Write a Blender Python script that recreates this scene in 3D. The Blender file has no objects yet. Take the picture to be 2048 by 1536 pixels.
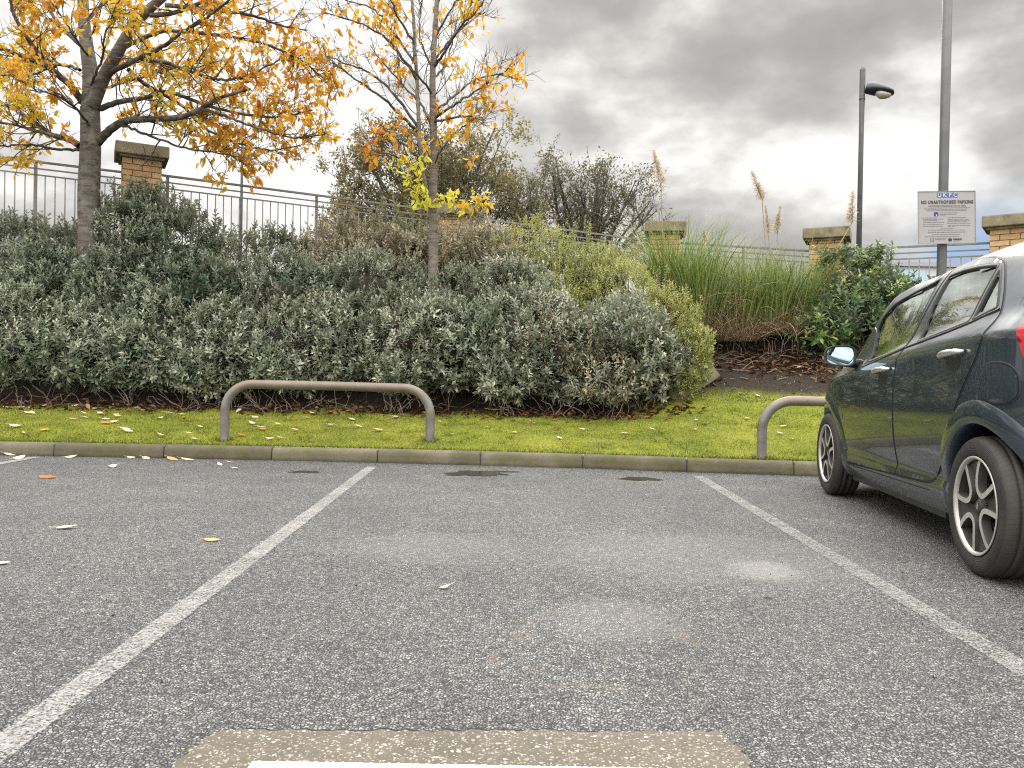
import bpy, math, random
import numpy as np
from mathutils import Vector, Matrix, Euler
from mathutils.geometry import delaunay_2d_cdt

SC = bpy.context.scene
COL = SC.collection
R = math.radians
rng = np.random.default_rng(7)

# ------------------------------------------------------------------ helpers
def tag(o, label=None, cat=None, group=None, kind=None):
    if label: o['label'] = label
    if cat: o['category'] = cat
    if group: o['group'] = group
    if kind: o['kind'] = kind
    return o

def empty(name, loc=(0, 0, 0), rz=0.0):
    o = bpy.data.objects.new(name, None)
    o.location = loc; o.rotation_euler = (0, 0, rz)
    o.empty_display_size = 0.1
    COL.objects.link(o)
    return o

def link(name, me, mat=None, parent=None):
    o = bpy.data.objects.new(name, me)
    COL.objects.link(o)
    if mat is not None:
        for m in (mat if isinstance(mat, (list, tuple)) else [mat]):
            me.materials.append(m)
    if parent is not None: o.parent = parent
    return o

def np_mesh(name, V, T, smooth=True, tint=None, Q=None):
    """V (n,3); T (m,3) triangles; Q (k,4) quads; tint (n,) per-vertex value"""
    me = bpy.data.meshes.new(name)
    V = np.asarray(V, np.float32)
    T = np.zeros((0, 3), np.int32) if T is None else np.asarray(T, np.int32).reshape(-1, 3)
    Q = np.zeros((0, 4), np.int32) if Q is None else np.asarray(Q, np.int32).reshape(-1, 4)
    me.vertices.add(len(V)); me.vertices.foreach_set('co', V.ravel())
    nl = T.size + Q.size
    me.loops.add(nl)
    me.loops.foreach_set('vertex_index', np.concatenate([T.ravel(), Q.ravel()]).astype(np.int32))
    n = len(T) + len(Q)
    me.polygons.add(n)
    st = np.concatenate([np.arange(len(T)) * 3, T.size + np.arange(len(Q)) * 4]).astype(np.int32)
    me.polygons.foreach_set('loop_start', st)
    me.polygons.foreach_set('use_smooth', np.full(n, bool(smooth)))
    if tint is not None:
        a = me.attributes.new('tint', 'FLOAT', 'POINT')
        a.data.foreach_set('value', np.asarray(tint, np.float32))
    me.update(); me.validate()
    return me

class MB:
    """collects shapes into one mesh"""
    def __init__(s): s.v = []; s.f = []; s.sm = []
    def add(s, vs, fs, smooth=False):
        b = len(s.v); s.v += [tuple(v) for v in vs]
        s.f += [tuple(i + b for i in f) for f in fs]; s.sm += [smooth] * len(fs)
        return s
    def box(s, c, d, rot=None, taper=1.0, bev=0.0):
        x, y, z = d[0] / 2, d[1] / 2, d[2] / 2
        if bev <= 0:
            vs = [Vector((sx * x * (taper if sz > 0 else 1), sy * y * (taper if sz > 0 else 1), sz * z)) for sz in (-1, 1) for sy in (-1, 1) for sx in (-1, 1)]
            fs = [(0, 2, 3, 1), (4, 5, 7, 6), (0, 1, 5, 4), (2, 6, 7, 3), (0, 4, 6, 2), (1, 3, 7, 5)]
        else:
            b = min(bev, x * .9, y * .9, z * .9)
            import bmesh
            bm = bmesh.new(); bmesh.ops.create_cube(bm, size=1)
            for v in bm.verts:
                v.co = Vector((v.co.x * 2 * x, v.co.y * 2 * y, v.co.z * 2 * z))
            bmesh.ops.bevel(bm, geom=bm.edges[:], offset=b, segments=2, affect='EDGES', profile=.5)
            bm.verts.index_update()
            vs = [v.co.copy() for v in bm.verts]; fs = [tuple(v.index for v in f.verts) for f in bm.faces]
            bm.free()
        if rot is not None: vs = [rot @ v for v in vs]
        c = Vector(c)
        return s.add([v + c for v in vs], fs)
    def tube(s, pts, rad, n=10, cap=True, smooth=True):
        pts = [Vector(p) for p in pts]
        if not isinstance(rad, (list, tuple, np.ndarray)): rad = [rad] * len(pts)
        vs = []; up = None
        for i, p in enumerate(pts):
            t = (pts[min(i + 1, len(pts) - 1)] - pts[max(i - 1, 0)]).normalized()
            if up is None:
                up = t.orthogonal().normalized()
            else:
                up = (up - t * up.dot(t)); up = up.normalized() if up.length > 1e-6 else t.orthogonal().normalized()
            w = t.cross(up)
            for k in range(n):
                a = 2 * math.pi * k / n
                vs.append(p + (up * math.cos(a) + w * math.sin(a)) * rad[i])
        fs = [(i * n + k, i * n + (k + 1) % n, (i + 1) * n + (k + 1) % n, (i + 1) * n + k) for i in range(len(pts) - 1) for k in range(n)]
        s.add(vs, fs, smooth)
        if cap:
            b = len(s.v) - len(vs)
            s.f += [tuple(b + k for k in reversed(range(n))), tuple(b + (len(pts) - 1) * n + k for k in range(n))]; s.sm += [False, False]
        return s
    def lathe(s, prof, n=48, axis='z', c=(0, 0, 0), close=False, smooth=True, a0=0.0, a1=2 * math.pi):
        """prof: list of (r, h)"""
        full = abs(a1 - a0 - 2 * math.pi) < 1e-6
        m = n if full else n + 1
        vs = []
        for k in range(m):
            a = a0 + (a1 - a0) * k / n
            for r, hh in prof:
                x, y = r * math.cos(a), r * math.sin(a)
                v = (x, y, hh) if axis == 'z' else ((hh, x, y) if axis == 'x' else (x, hh, y))
                vs.append(Vector(v) + Vector(c))
        P = len(prof); fs = []
        for k in range(n):
            k2 = (k + 1) % m
            for j in range(P - 1 + (1 if close else 0)):
                j2 = (j + 1) % P
                fs.append((k * P + j, k2 * P + j, k2 * P + j2, k * P + j2))
        return s.add(vs, fs, smooth)
    def prism(s, poly, z0, z1, mat=None):
        n = len(poly)
        vs = [Vector((p[0], p[1], z0)) for p in poly] + [Vector((p[0], p[1], z1)) for p in poly]
        if mat is not None: vs = [mat @ v for v in vs]
        fs = [tuple(reversed(range(n))), tuple(range(n, 2 * n))] + [(i, (i + 1) % n, n + (i + 1) % n, n + i) for i in range(n)]
        return s.add(vs, fs)
    def mesh(s, name, auto=None):
        me = bpy.data.meshes.new(name)
        me.from_pydata([tuple(v) for v in s.v], [], s.f)
        me.polygons.foreach_set('use_smooth', s.sm)
        me.update()
        if auto is not None:
            me.polygons.foreach_set('use_smooth', [True] * len(s.f)); me.set_sharp_from_angle(angle=R(auto))
        return me
    def build(s, name, mat, parent=None, auto=None):
        return link(name, s.mesh(name, auto), mat, parent)

def sstep(a, b, x):
    t = np.clip((np.asarray(x, float) - a) / (b - a), 0, 1)
    return t * t * (3 - 2 * t)

def pchip(xs, ys):
    """smooth monotone interpolation"""
    xs = np.asarray(xs, float); ys = np.asarray(ys, float)
    h = np.diff(xs); d = np.diff(ys) / h
    m = np.zeros(len(xs)); m[0] = d[0]; m[-1] = d[-1]
    for i in range(1, len(xs) - 1):
        if d[i - 1] * d[i] > 0:
            w1 = 2 * h[i] + h[i - 1]; w2 = h[i] + 2 * h[i - 1]
            m[i] = (w1 + w2) / (w1 / d[i - 1] + w2 / d[i])
    def f(x):
        x = np.clip(np.asarray(x, float), xs[0], xs[-1])
        i = np.clip(np.searchsorted(xs, x, side='right') - 1, 0, len(xs) - 2)
        t = (x - xs[i]) / h[i]; t2 = t * t; t3 = t2 * t
        return (2 * t3 - 3 * t2 + 1) * ys[i] + (t3 - 2 * t2 + t) * h[i] * m[i] + (-2 * t3 + 3 * t2) * ys[i + 1] + (t3 - t2) * h[i] * m[i + 1]
    return f

def vnoise(x, y, z=0.0, seed=0):
    """cheap smooth pseudo-noise, about -1..1 (sum of sines)"""
    r = np.random.default_rng(seed); o = 0
    x = np.asarray(x, float); y = np.asarray(y, float); z = np.asarray(z, float)
    for k in range(6):
        a, b, c = r.normal(size=3); p = r.uniform(0, 6.28)
        o = o + np.sin(a * x + b * y + c * z + p)
    return o / 3.0

# ------------------------------------------------------------------ materials
def new_mat(name):
    m = bpy.data.materials.new(name); m.use_nodes = True
    nt = m.node_tree
    for n in list(nt.nodes): nt.nodes.remove(n)
    out = nt.nodes.new('ShaderNodeOutputMaterial')
    return m, nt, out

def N(nt, t, **kw):
    n = nt.nodes.new(t)
    for k, v in kw.items():
        if k == 'inp':
            for a, b in v.items():
                if hasattr(b, 'is_output'): nt.links.new(b, n.inputs[a])
                else: n.inputs[a].default_value = b
        else: setattr(n, k, v)
    return n

def ramp(nt, fac, stops, interp='LINEAR'):
    n = nt.nodes.new('ShaderNodeValToRGB'); cr = n.color_ramp; cr.interpolation = interp
    while len(cr.elements) < len(stops): cr.elements.new(0.5)
    for e, (p, c) in zip(cr.elements, stops):
        e.position = p; e.color = (*c, 1) if len(c) == 3 else c
    nt.links.new(fac, n.inputs[0])
    return n.outputs[0]

def math_n(nt, op, a, b=0.0, clamp=False):
    n = nt.nodes.new('ShaderNodeMath'); n.operation = op; n.use_clamp = clamp
    for i, v in enumerate((a, b)):
        if hasattr(v, 'is_output'): nt.links.new(v, n.inputs[i])
        else: n.inputs[i].default_value = v
    return n.outputs[0]

def mixc(nt, fac, a, b, mode='MIX'):
    n = nt.nodes.new('ShaderNodeMix'); n.data_type = 'RGBA'; n.blend_type = mode
    for key, v in ((0, fac), (6, a), (7, b)):
        if hasattr(v, 'is_output'): nt.links.new(v, n.inputs[key])
        else: n.inputs[key].default_value = v if key == 0 else ((*v, 1) if len(v) == 3 else v)
    return n.outputs[2]

def coords(nt, which='Object'):
    return nt.nodes.new('ShaderNodeTexCoord').outputs[which]

def noise(nt, vec, scale, detail=4, rough=.55, dist=0.0, out='Fac'):
    n = N(nt, 'ShaderNodeTexNoise', inp={'Scale': scale, 'Detail': detail, 'Roughness': rough, 'Distortion': dist})
    if vec is not None: nt.links.new(vec, n.inputs['Vector'])
    return n.outputs[out]

def simple(name, col, rough=.5, metal=0.0, var=.12, nscale=8.0, bump=0.0, bscale=60.0, coat=0.0, spec=.5):
    m, nt, out = new_mat(name)
    co = coords(nt)
    f = noise(nt, co, nscale, 5, .6)
    lo = tuple(c * (1 - var) for c in col); hi = tuple(min(1, c * (1 + var)) for c in col)
    c = ramp(nt, f, [(.3, lo), (.7, hi)])
    b = N(nt, 'ShaderNodeBsdfPrincipled', inp={'Base Color': c, 'Roughness': rough, 'Metallic': metal, 'Coat Weight': coat, 'Specular IOR Level': spec})
    if bump:
        bn = N(nt, 'ShaderNodeBump', inp={'Strength': bump, 'Distance': .01, 'Height': noise(nt, co, bscale, 5, .6)})
        nt.links.new(bn.outputs[0], b.inputs['Normal'])
    nt.links.new(b.outputs[0], out.inputs[0])
    return m

def leaf_mat(name, stops, back=None, rough=.55, trans=.3, spec=.3):
    """stops: colour over the per-leaf tint attribute; back: colour of the leaf underside"""
    m, nt, out = new_mat(name)
    at = N(nt, 'ShaderNodeAttribute', attribute_name='tint')
    c = ramp(nt, at.outputs['Fac'], stops)
    if back is not None:
        g = N(nt, 'ShaderNodeNewGeometry')
        c = mixc(nt, g.outputs['Backfacing'], c, back)
    b = N(nt, 'ShaderNodeBsdfPrincipled', inp={'Base Color': c, 'Roughness': rough, 'Specular IOR Level': spec})
    t = N(nt, 'ShaderNodeBsdfTranslucent', inp={'Color': c})
    mx = N(nt, 'ShaderNodeMixShader', inp={0: trans, 1: b.outputs[0], 2: t.outputs[0]})
    nt.links.new(mx.outputs[0], out.inputs[0])
    return m

# ------------------------------------------------------------------ camera
CAM_F, CAM_H, CAM_P, CAM_R = 1600.0, .7887, .0075, .018       # focal length in px of a 2048 px wide frame
cd = bpy.data.cameras.new('camera'); cam = bpy.data.objects.new('camera', cd); COL.objects.link(cam)
cd.sensor_width = 36.0; cd.lens = 36.0 * CAM_F / 2048.0; cd.clip_start = .05; cd.clip_end = 2000
cam.matrix_world = Matrix.Translation((0, 0, CAM_H)) @ Matrix.Rotation(R(90) - CAM_P, 4, 'X') @ Matrix.Rotation(CAM_R, 4, 'Z')
SC.camera = cam

def ray(px, py):
    a = (px - 1024) / CAM_F; b = -(py - 768) / CAM_F
    x = a * math.cos(CAM_R) - b * math.sin(CAM_R); y = a * math.sin(CAM_R) + b * math.cos(CAM_R)
    return Vector((x, math.cos(CAM_P) + y * math.sin(CAM_P), -math.sin(CAM_P) + y * math.cos(CAM_P)))
def at(px, py, Y):
    """world point seen at photo pixel (px,py) that stands Y metres ahead"""
    d = ray(px, py); return Vector((0, 0, CAM_H)) + d * (Y / d.y)
def on_z(px, py, z=0.0):
    d = ray(px, py); return Vector((0, 0, CAM_H)) + d * ((z - CAM_H) / d.z)
ZEN, BACK, SUN_E, EXPO = 5.5, 2.8, 1.5, 0.10
# ------------------------------------------------------------------ terrain
KX = [-300, -9, -4.65, -3.16, -2.18, -1.21, -.27, .64, 1.53, 2.63, 4.5, 12, 300]
KY = [7.35, 7.32, 7.29, 7.28, 7.27, 7.23, 7.16, 7.07, 6.93, 6.78, 6.50, 5.4, 5.4]
yk = pchip(KX, KY)                       # foot of the kerb face
KW, KH = .125, .117                      # kerb width and height
_L = pchip([0, .5, 1.0, 1.7, 2.0, 2.4, 3.0, 3.5, 5, 400], [.117, .185, .262, .36, .43, .85, 1.5, 1.82, 1.9, 1.9])
_Rr = pchip([0, .3, .9, 2.0, 3.1, 4.2, 5, 7, 400], [.117, .145, .27, .60, 1.0, 1.5, 1.75, 1.9, 1.9])
def tz(x, y):
    x = np.asarray(x, float); y = np.asarray(y, float)
    d = np.maximum(y - yk(x) - KW, 0)
    t = sstep(.9, 2.1, x)
    z = _L(d) * (1 - t) + _Rr(d) * t
    return z + .012 * vnoise(x * 3, y * 3, 0, 3) * sstep(.05, .5, d)
def tz1(x, y): return float(tz(x, y))
def ground_hit(px, py):
    """point of the terrain under a photo pixel"""
    d = ray(px, py); o = Vector((0, 0, CAM_H)); s = 4.0
    prev = None
    while s < 40:
        p = o + d * s
        if p.z < (tz1(p.x, p.y) if p.y > yk(p.x) else 0): return p
        s += .01
    return o + d * s

FEET = [ground_hit(449, 880), ground_hit(860, 880), ground_hit(1523, 915)]
def soil_mask(x, y):
    foot = 0
    for q in FEET: foot = np.maximum(foot, np.exp(-(((x - q.x) ** 2 + (y - q.y + .02) ** 2) / .085 ** 2)))
    d = y - yk(x) - KW
    nz = .10 * vnoise(x * 5, y * 5, 0, 11) + .06 * vnoise(x * 14, y * 14, 0, 12)
    left = sstep(1.62, 1.85, d + nz)
    right = sstep(1.95, 2.45, d + nz * 1.6)
    t = sstep(1.0, 1.9, x)
    return np.maximum(left * (1 - t) + right * t, np.clip(foot * 1.5 + .5 * nz, 0, 1) * (foot > .12))

gx = np.concatenate([[-300, -120, -60, -30, -18, -12], np.arange(-9, 9.01, .06), [12, 18, 30, 60, 120, 300]])
gd = np.concatenate([[0, .03], np.arange(.08, 5.6, .06), [6.5, 8, 12, 20, 40, 90, 200, 400]])
GX, GD = np.meshgrid(gx, gd)
GY = yk(GX) + KW - .004 + GD
GZ = tz(GX, GY)
V = np.stack([GX, GY, GZ], -1).reshape(-1, 3)
nx, ny = len(gx), len(gd)
ii = (np.arange(ny - 1)[:, None] * nx + np.arange(nx - 1)[None]).ravel()
Q = np.stack([ii, ii + 1, ii + 1 + nx, ii + nx], -1)
me = np_mesh('ground', V, None, Q=Q, tint=soil_mask(V[:, 0], V[:, 1]))
m, nt, out = new_mat('lawn_and_soil')
co = coords(nt)
at_ = N(nt, 'ShaderNodeAttribute', attribute_name='tint').outputs['Fac']
n1 = noise(nt, co, 2.2, 6, .6); n2 = noise(nt, co, 40, 5, .7); n3 = noise(nt, co, 9, 4, .6)
lawn = ramp(nt, n1, [(.28, (.08, .10, .015)), (.5, (.165, .18, .022)), (.72, (.25, .245, .04))])
lawn = mixc(nt, ramp(nt, n2, [(.38, (0, 0, 0)), (.62, (1, 1, 1))]), mixc(nt, .45, lawn, (.045, .06, .008)), lawn)
soil = ramp(nt, n2, [(.25, (.012, .009, .007)), (.55, (.035, .027, .02)), (.8, (.085, .068, .05))])
c = mixc(nt, at_, lawn, soil)
bs = N(nt, 'ShaderNodeBsdfPrincipled', inp={'Base Color': c, 'Roughness': .95, 'Specular IOR Level': .15})
bn = N(nt, 'ShaderNodeBump', inp={'Strength': .8, 'Distance': .02, 'Height': math_n(nt, 'ADD', n2, n3)})
nt.links.new(bn.outputs[0], bs.inputs['Normal']); nt.links.new(bs.outputs[0], out.inputs[0])
g = link('ground', me, m); tag(g, kind='structure')

# ------------------------------------------------------------------ asphalt
m, nt, out = new_mat('asphalt')
co = coords(nt)
sep = N(nt, 'ShaderNodeSeparateXYZ', inp={0: co})
X_, Y_ = sep.outputs[0], sep.outputs[1]
def vor(scale, feat='F1', rand=1.0, vec=None):
    n = N(nt, 'ShaderNodeTexVoronoi', feature=feat, inp={'Scale': scale, 'Randomness': rand}); nt.links.new(vec or co, n.inputs['Vector']); return n
wob = noise(nt, co, 60, 2, .5, out='Color')
cow = N(nt, 'ShaderNodeVectorMath', operation='ADD', inp={0: co, 1: N(nt, 'ShaderNodeVectorMath', operation='SCALE', inp={0: wob, 'Scale': .006}).outputs[0]}).outputs[0]
v1 = vor(122, 'F1', 1.0, cow); v1e = vor(122, 'DISTANCE_TO_EDGE', 1.0, cow)
v2 = vor(230, 'F1', 1.0, cow)
cell = N(nt, 'ShaderNodeSeparateColor', inp={0: v1.outputs['Color']}).outputs[0]
cell2 = N(nt, 'ShaderNodeSeparateColor', inp={0: v2.outputs['Color']}).outputs[1]
stone = ramp(nt, cell, [(0, (.035, .036, .038)), (.15, (.105, .105, .106)), (.5, (.19, .19, .19)), (.85, (.30, .30, .297)), (.96, (.38, .378, .37)), (1, (.46, .45, .42))])
fine = ramp(nt, cell2, [(0, (.02, .021, .023)), (.6, (.085, .086, .089)), (1, (.19, .19, .19))])
edge = ramp(nt, v1e.outputs['Distance'], [(0.03, (0, 0, 0)), (.20, (1, 1, 1))])
c = mixc(nt, edge, mixc(nt, .85, fine, (.006, .006, .007)), mixc(nt, .25, stone, fine))
big = noise(nt, co, .7, 5, .6); mid = noise(nt, co, 3.1, 5, .65)
c = mixc(nt, 1.0, c, ramp(nt, big, [(.3, (.80, .80, .80)), (.55, (1, 1, 1)), (.75, (1.22, 1.21, 1.19))]), 'MULTIPLY')
c = mixc(nt, 1.0, c, ramp(nt, mid, [(.3, (.86, .86, .86)), (.7, (1.14, 1.14, 1.13))]), 'MULTIPLY')
def ell(cx, cy, rx, ry, soft, nz=.25, nsc=5.0, ns=None):
    """0..1 blob mask on the ground"""
    dx = math_n(nt, 'DIVIDE', math_n(nt, 'SUBTRACT', X_, cx), rx); dy = math_n(nt, 'DIVIDE', math_n(nt, 'SUBTRACT', Y_, cy), ry)
    r = math_n(nt, 'SQRT', math_n(nt, 'ADD', math_n(nt, 'MULTIPLY', dx, dx), math_n(nt, 'MULTIPLY', dy, dy)))
    r = math_n(nt, 'ADD', r, math_n(nt, 'MULTIPLY', math_n(nt, 'SUBTRACT', noise(nt, co, nsc, 5, .65), .5), nz * 2))
    return r
def blob(*a):
    r = ell(*a); s = a[4]
    n = N(nt, 'ShaderNodeMapRange', interpolation_type='SMOOTHSTEP', inp={0: r, 1: 1 - s, 2: 1 + s, 3: 1.0, 4: 0.0}); return n.outputs[0]
# pale dusty patches, the tan outline of an old stain
for (cx, cy, rx, ry, k) in ((1.08, 3.36, .13, .17, .38), (.36, 2.62, .2, .22, .2), (.9, 3.6, .7, .5, .16), (-.35, 3.7, .4, .3, .14)):
    c = mixc(nt, math_n(nt, 'MULTIPLY', blob(cx, cy, rx, ry, .5, .35, 6.0), k), c, (.30, .295, .28))
rr = ell(.28, 2.38, .29, .38, 0, .26, 3.2)
ring = ramp(nt, rr, [(.80, (0, 0, 0)), (.94, (1, 1, 1)), (1.0, (0, 0, 0))])
ring = math_n(nt, 'MULTIPLY', ring, ramp(nt, noise(nt, co, 5, 4, .6), [(.46, (0, 0, 0)), (.62, (1, 1, 1))]))
c = mixc(nt, math_n(nt, 'MULTIPLY', ring, .36), c, (.21, .165, .11))
r2 = ell(.12, 2.25, .17, .22, 0, .12, 4.0)
ring2 = ramp(nt, r2, [(.80, (0, 0, 0)), (.95, (1, 1, 1)), (1.12, (0, 0, 0))])
c = mixc(nt, math_n(nt, 'MULTIPLY', math_n(nt, 'MULTIPLY', ring2, ramp(nt, noise(nt, co, 7, 3, .6), [(.45, (0, 0, 0)), (.6, (1, 1, 1))])), .35), c, (.20, .15, .11))
# grime in the gutter
gut = N(nt, 'ShaderNodeMapRange', interpolation_type='SMOOTHSTEP', inp={0: math_n(nt, 'ADD', Y_, math_n(nt, 'MULTIPLY', X_, .075)), 1: 6.75, 2: 7.3, 3: 0.0, 4: .55}).outputs[0]
c = mixc(nt, math_n(nt, 'MULTIPLY', gut, noise(nt, co, 8, 5, .7)), c, (.02, .018, .015))
# damp spots
wet = None
for (cx, cy, rx, ry) in ((-.29, 6.55, .24, .17), (1.03, 6.40, .17, .12), (-1.66, 6.46, .11, .08), (-.1, 6.72, .16, .06)):
    b = blob(cx, cy, rx * 1.15, ry * 1.15, .20, .95, 7.5)
    wet = b if wet is None else math_n(nt, 'MAXIMUM', wet, b)
oil = blob(.95, 2.92, .016, .02, .3, .3, 30.0)
c = mixc(nt, math_n(nt, 'MULTIPLY', math_n(nt, 'MAXIMUM', wet, oil), .86), c, (.010, .009, .008))
rough = N(nt, 'ShaderNodeMapRange', inp={0: wet, 1: 0.0, 2: 1.0, 3: .80, 4: .10}).outputs[0]
bs = N(nt, 'ShaderNodeBsdfPrincipled', inp={'Base Color': c, 'Roughness': rough, 'Specular IOR Level': .38})
hgt = math_n(nt, 'ADD', math_n(nt, 'MULTIPLY', ramp(nt, v1e.outputs['Distance'], [(0, (0, 0, 0)), (.35, (1, 1, 1))]), 1.0), math_n(nt, 'MULTIPLY', cell, .55))
bn = N(nt, 'ShaderNodeBump', inp={'Strength': math_n(nt, 'SUBTRACT', .85, math_n(nt, 'MULTIPLY', wet, .78)), 'Distance': .0045, 'Height': hgt})
nt.links.new(bn.outputs[0], bs.inputs['Normal']); nt.links.new(bs.outputs[0], out.inputs[0])
M_ASPHALT = m
xs = np.concatenate([[-300, -60, -20, -12], np.arange(-9, 9.01, .5), [12, 20, 60, 300]])
ys = [-300, -60, -10, 0, 3, 6]
V = []; 
for y in ys: V += [(x, y, 0) for x in xs]
V += [(x, float(yk(x)) + .01, 0) for x in xs]
n = len(xs); ii = (np.arange(len(ys))[:, None] * n + np.arange(n - 1)[None]).ravel()
Q = np.stack([ii, ii + 1, ii + 1 + n, ii + n], -1)
tag(link('car_park_surface', np_mesh('car_park_surface', V, None, Q=Q), M_ASPHALT), kind='structure')

# worn white bay lines -------------------------------------------------
m, nt, out = new_mat('worn_road_paint')
co = coords(nt)
v1 = N(nt, 'ShaderNodeTexVoronoi', feature='F1', inp={'Scale': 190.0}); nt.links.new(co, v1.inputs['Vector'])
cell = N(nt, 'ShaderNodeSeparateColor', inp={0: v1.outputs['Color']}).outputs[0]
wn = noise(nt, co, 110, 4, .7); wb = noise(nt, co, 2.5, 4, .6)
at_ = N(nt, 'ShaderNodeAttribute', attribute_name='tint').outputs['Fac']
msk = math_n(nt, 'ADD', math_n(nt, 'ADD', math_n(nt, 'MULTIPLY', cell, .45), math_n(nt, 'MULTIPLY', wn, .55)), math_n(nt, 'MULTIPLY', wb, .35))
msk = math_n(nt, 'SUBTRACT', msk, at_)
msk = ramp(nt, msk, [(.12, (0, 0, 0)), (.55, (.85, .85, .85))])
pc = ramp(nt, noise(nt, co, 30, 5, .7), [(.3, (.20, .196, .188)), (.7, (.33, .322, .31))])
bs = N(nt, 'ShaderNodeBsdfPrincipled', inp={'Base Color': pc, 'Roughness': .7})
bn = N(nt, 'ShaderNodeBump', inp={'Strength': .4, 'Distance': .003, 'Height': math_n(nt, 'ADD', wn, v1.outputs['Distance'])})
nt.links.new(bn.outputs[0], bs.inputs['Normal'])
tr = N(nt, 'ShaderNodeBsdfTransparent')
mx = N(nt, 'ShaderNodeMixShader', inp={0: msk, 1: tr.outputs[0], 2: bs.outputs[0]}); nt.links.new(mx.outputs[0], out.inputs[0])
M_PAINT = m
def strip(name, a, b, w, wear0, wear1, z=.004):
    a = Vector((*a, z)); b = Vector((*b, z)); t = (b - a).normalized(); s = Vector((-t.y, t.x, 0)) * w / 2
    k = 160; V = []; W = []; er_ = np.random.default_rng(int(abs(a.x) * 100))
    for i in range(k + 1):
        p = a.lerp(b, i / k); j = .002 * math.sin(i * 2.7) 
        ww = wear0 + (wear1 - wear0) * i / k + er_.normal(0, .03); l0, l1 = er_.normal(0, .03, 2)
        V += [p - s * (1.08 + l0), p - s * .80, p + s * .80, p + s * (1.08 + l1)]; W += [ww + .55, ww, ww, ww + .55]
    Q = [(4 * i + q, 4 * i + q + 1, 4 * i + q + 5, 4 * i + q + 4) for i in range(k) for q in range(3)]
    return tag(link(name, np_mesh(name, [tuple(v) for v in V], None, Q=Q, tint=W), M_PAINT), kind='structure')
strip('bay_line_marking', (-1.195, 6.89), (-1.035, 1.2), .095, .26, .30)
strip('bay_line_marking', (1.555, 6.63), (1.43, 1.9), .10, .34, .40)
strip('bay_line_marking', (-4.26, 7.16), (-4.05, 2.4), .10, .16, .24)

# kerb ------------------------------------------------------------------
m, nt, out = new_mat('kerb_concrete')
co = coords(nt)
n1 = noise(nt, co, 3, 6, .65); n2 = noise(nt, co, 45, 5, .7)
c = ramp(nt, n1, [(.25, (.050, .042, .026)), (.5, (.095, .083, .055)), (.75, (.17, .152, .11))])
c = mixc(nt, math_n(nt, 'MULTIPLY', n2, .35), c, (.27, .25, .20))
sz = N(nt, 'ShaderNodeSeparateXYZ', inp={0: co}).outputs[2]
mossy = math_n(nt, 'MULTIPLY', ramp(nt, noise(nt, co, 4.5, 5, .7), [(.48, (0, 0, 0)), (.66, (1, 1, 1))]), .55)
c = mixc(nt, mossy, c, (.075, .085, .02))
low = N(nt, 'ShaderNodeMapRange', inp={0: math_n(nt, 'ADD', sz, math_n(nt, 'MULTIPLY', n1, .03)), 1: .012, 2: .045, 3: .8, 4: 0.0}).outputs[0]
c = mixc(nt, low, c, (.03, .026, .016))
isl = N(nt, 'ShaderNodeNewGeometry').outputs['Random Per Island']
c = mixc(nt, 1.0, c, ramp(nt, isl, [(0, (.66, .64, .60)), (1, (1.0, .98, .94))]), 'MULTIPLY')
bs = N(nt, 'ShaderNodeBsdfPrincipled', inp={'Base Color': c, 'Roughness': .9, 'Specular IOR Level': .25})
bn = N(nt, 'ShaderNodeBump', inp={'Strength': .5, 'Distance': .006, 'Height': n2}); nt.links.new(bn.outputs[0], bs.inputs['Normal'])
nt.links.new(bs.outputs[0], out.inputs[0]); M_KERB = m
kb = MB()
joints = [-60., -30, -15, -11.4, -10.4, -9.4, -8.4, -7.42, -6.44, -5.47]
jx = [on_z(px, py).x for px, py in ((104, 913), (325, 917), (545, 920), (755, 925), (960, 931), (1165, 937), (1375, 945), (1590, 952))]
joints += jx + [jx[-1] + .95 * k for k in range(1, 7)] + [15, 30, 60]
prof = [(0, -.06), (.004, .06), (.012, .095), (.026, KH - .006), (.045, KH), (KW, KH), (KW, -.06)]
jr = random.Random(3)
for a, b in zip(joints[:-1], joints[1:]):
    g = .0045; rows = []; dz = jr.uniform(-.004, .004); dy = jr.uniform(-.004, .004)
    xs_ = [a + g, a + g + .008] + list(np.linspace(a + .1, b - .1, 5)) + [b - g - .008, b - g]
    for j, x in enumerate(xs_):
        sl = (float(yk(x + .05)) - float(yk(x - .05))) / .1
        nrm = Vector((-sl, 1, 0)).normalized(); base = Vector((x, float(yk(x)), 0))
        sh = .006 if j in (0, len(xs_) - 1) else 0
        rows.append([base + nrm * (min(max(p + sh, sh), KW) + dy) + Vector((0, 0, h_ - sh + dz)) for p, h_ in prof])
    P = len(prof); n = len(rows)
    vs = [v for r_ in rows for v in r_]
    fs = [(i * P + j, (i + 1) * P + j, (i + 1) * P + j + 1, i * P + j + 1) for i in range(n - 1) for j in range(P - 1)]
    fs += [tuple(range(P)), tuple(reversed(range((n - 1) * P, n * P)))]
    kb.add(vs, fs)
tag(kb.build('kerb', M_KERB, auto=40), kind='structure')
# joint filler, just inside the gaps
jb = MB()
for x in jx + [jx[-1] + .95, jx[0] - .9]:
    y = float(yk(x)); jb.box((x, y + .068, .045), (.016, .10, .118))
tag(jb.build('kerb_joint_mortar', simple('mortar', (.05, .045, .035), .95)), kind='structure')

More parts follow.
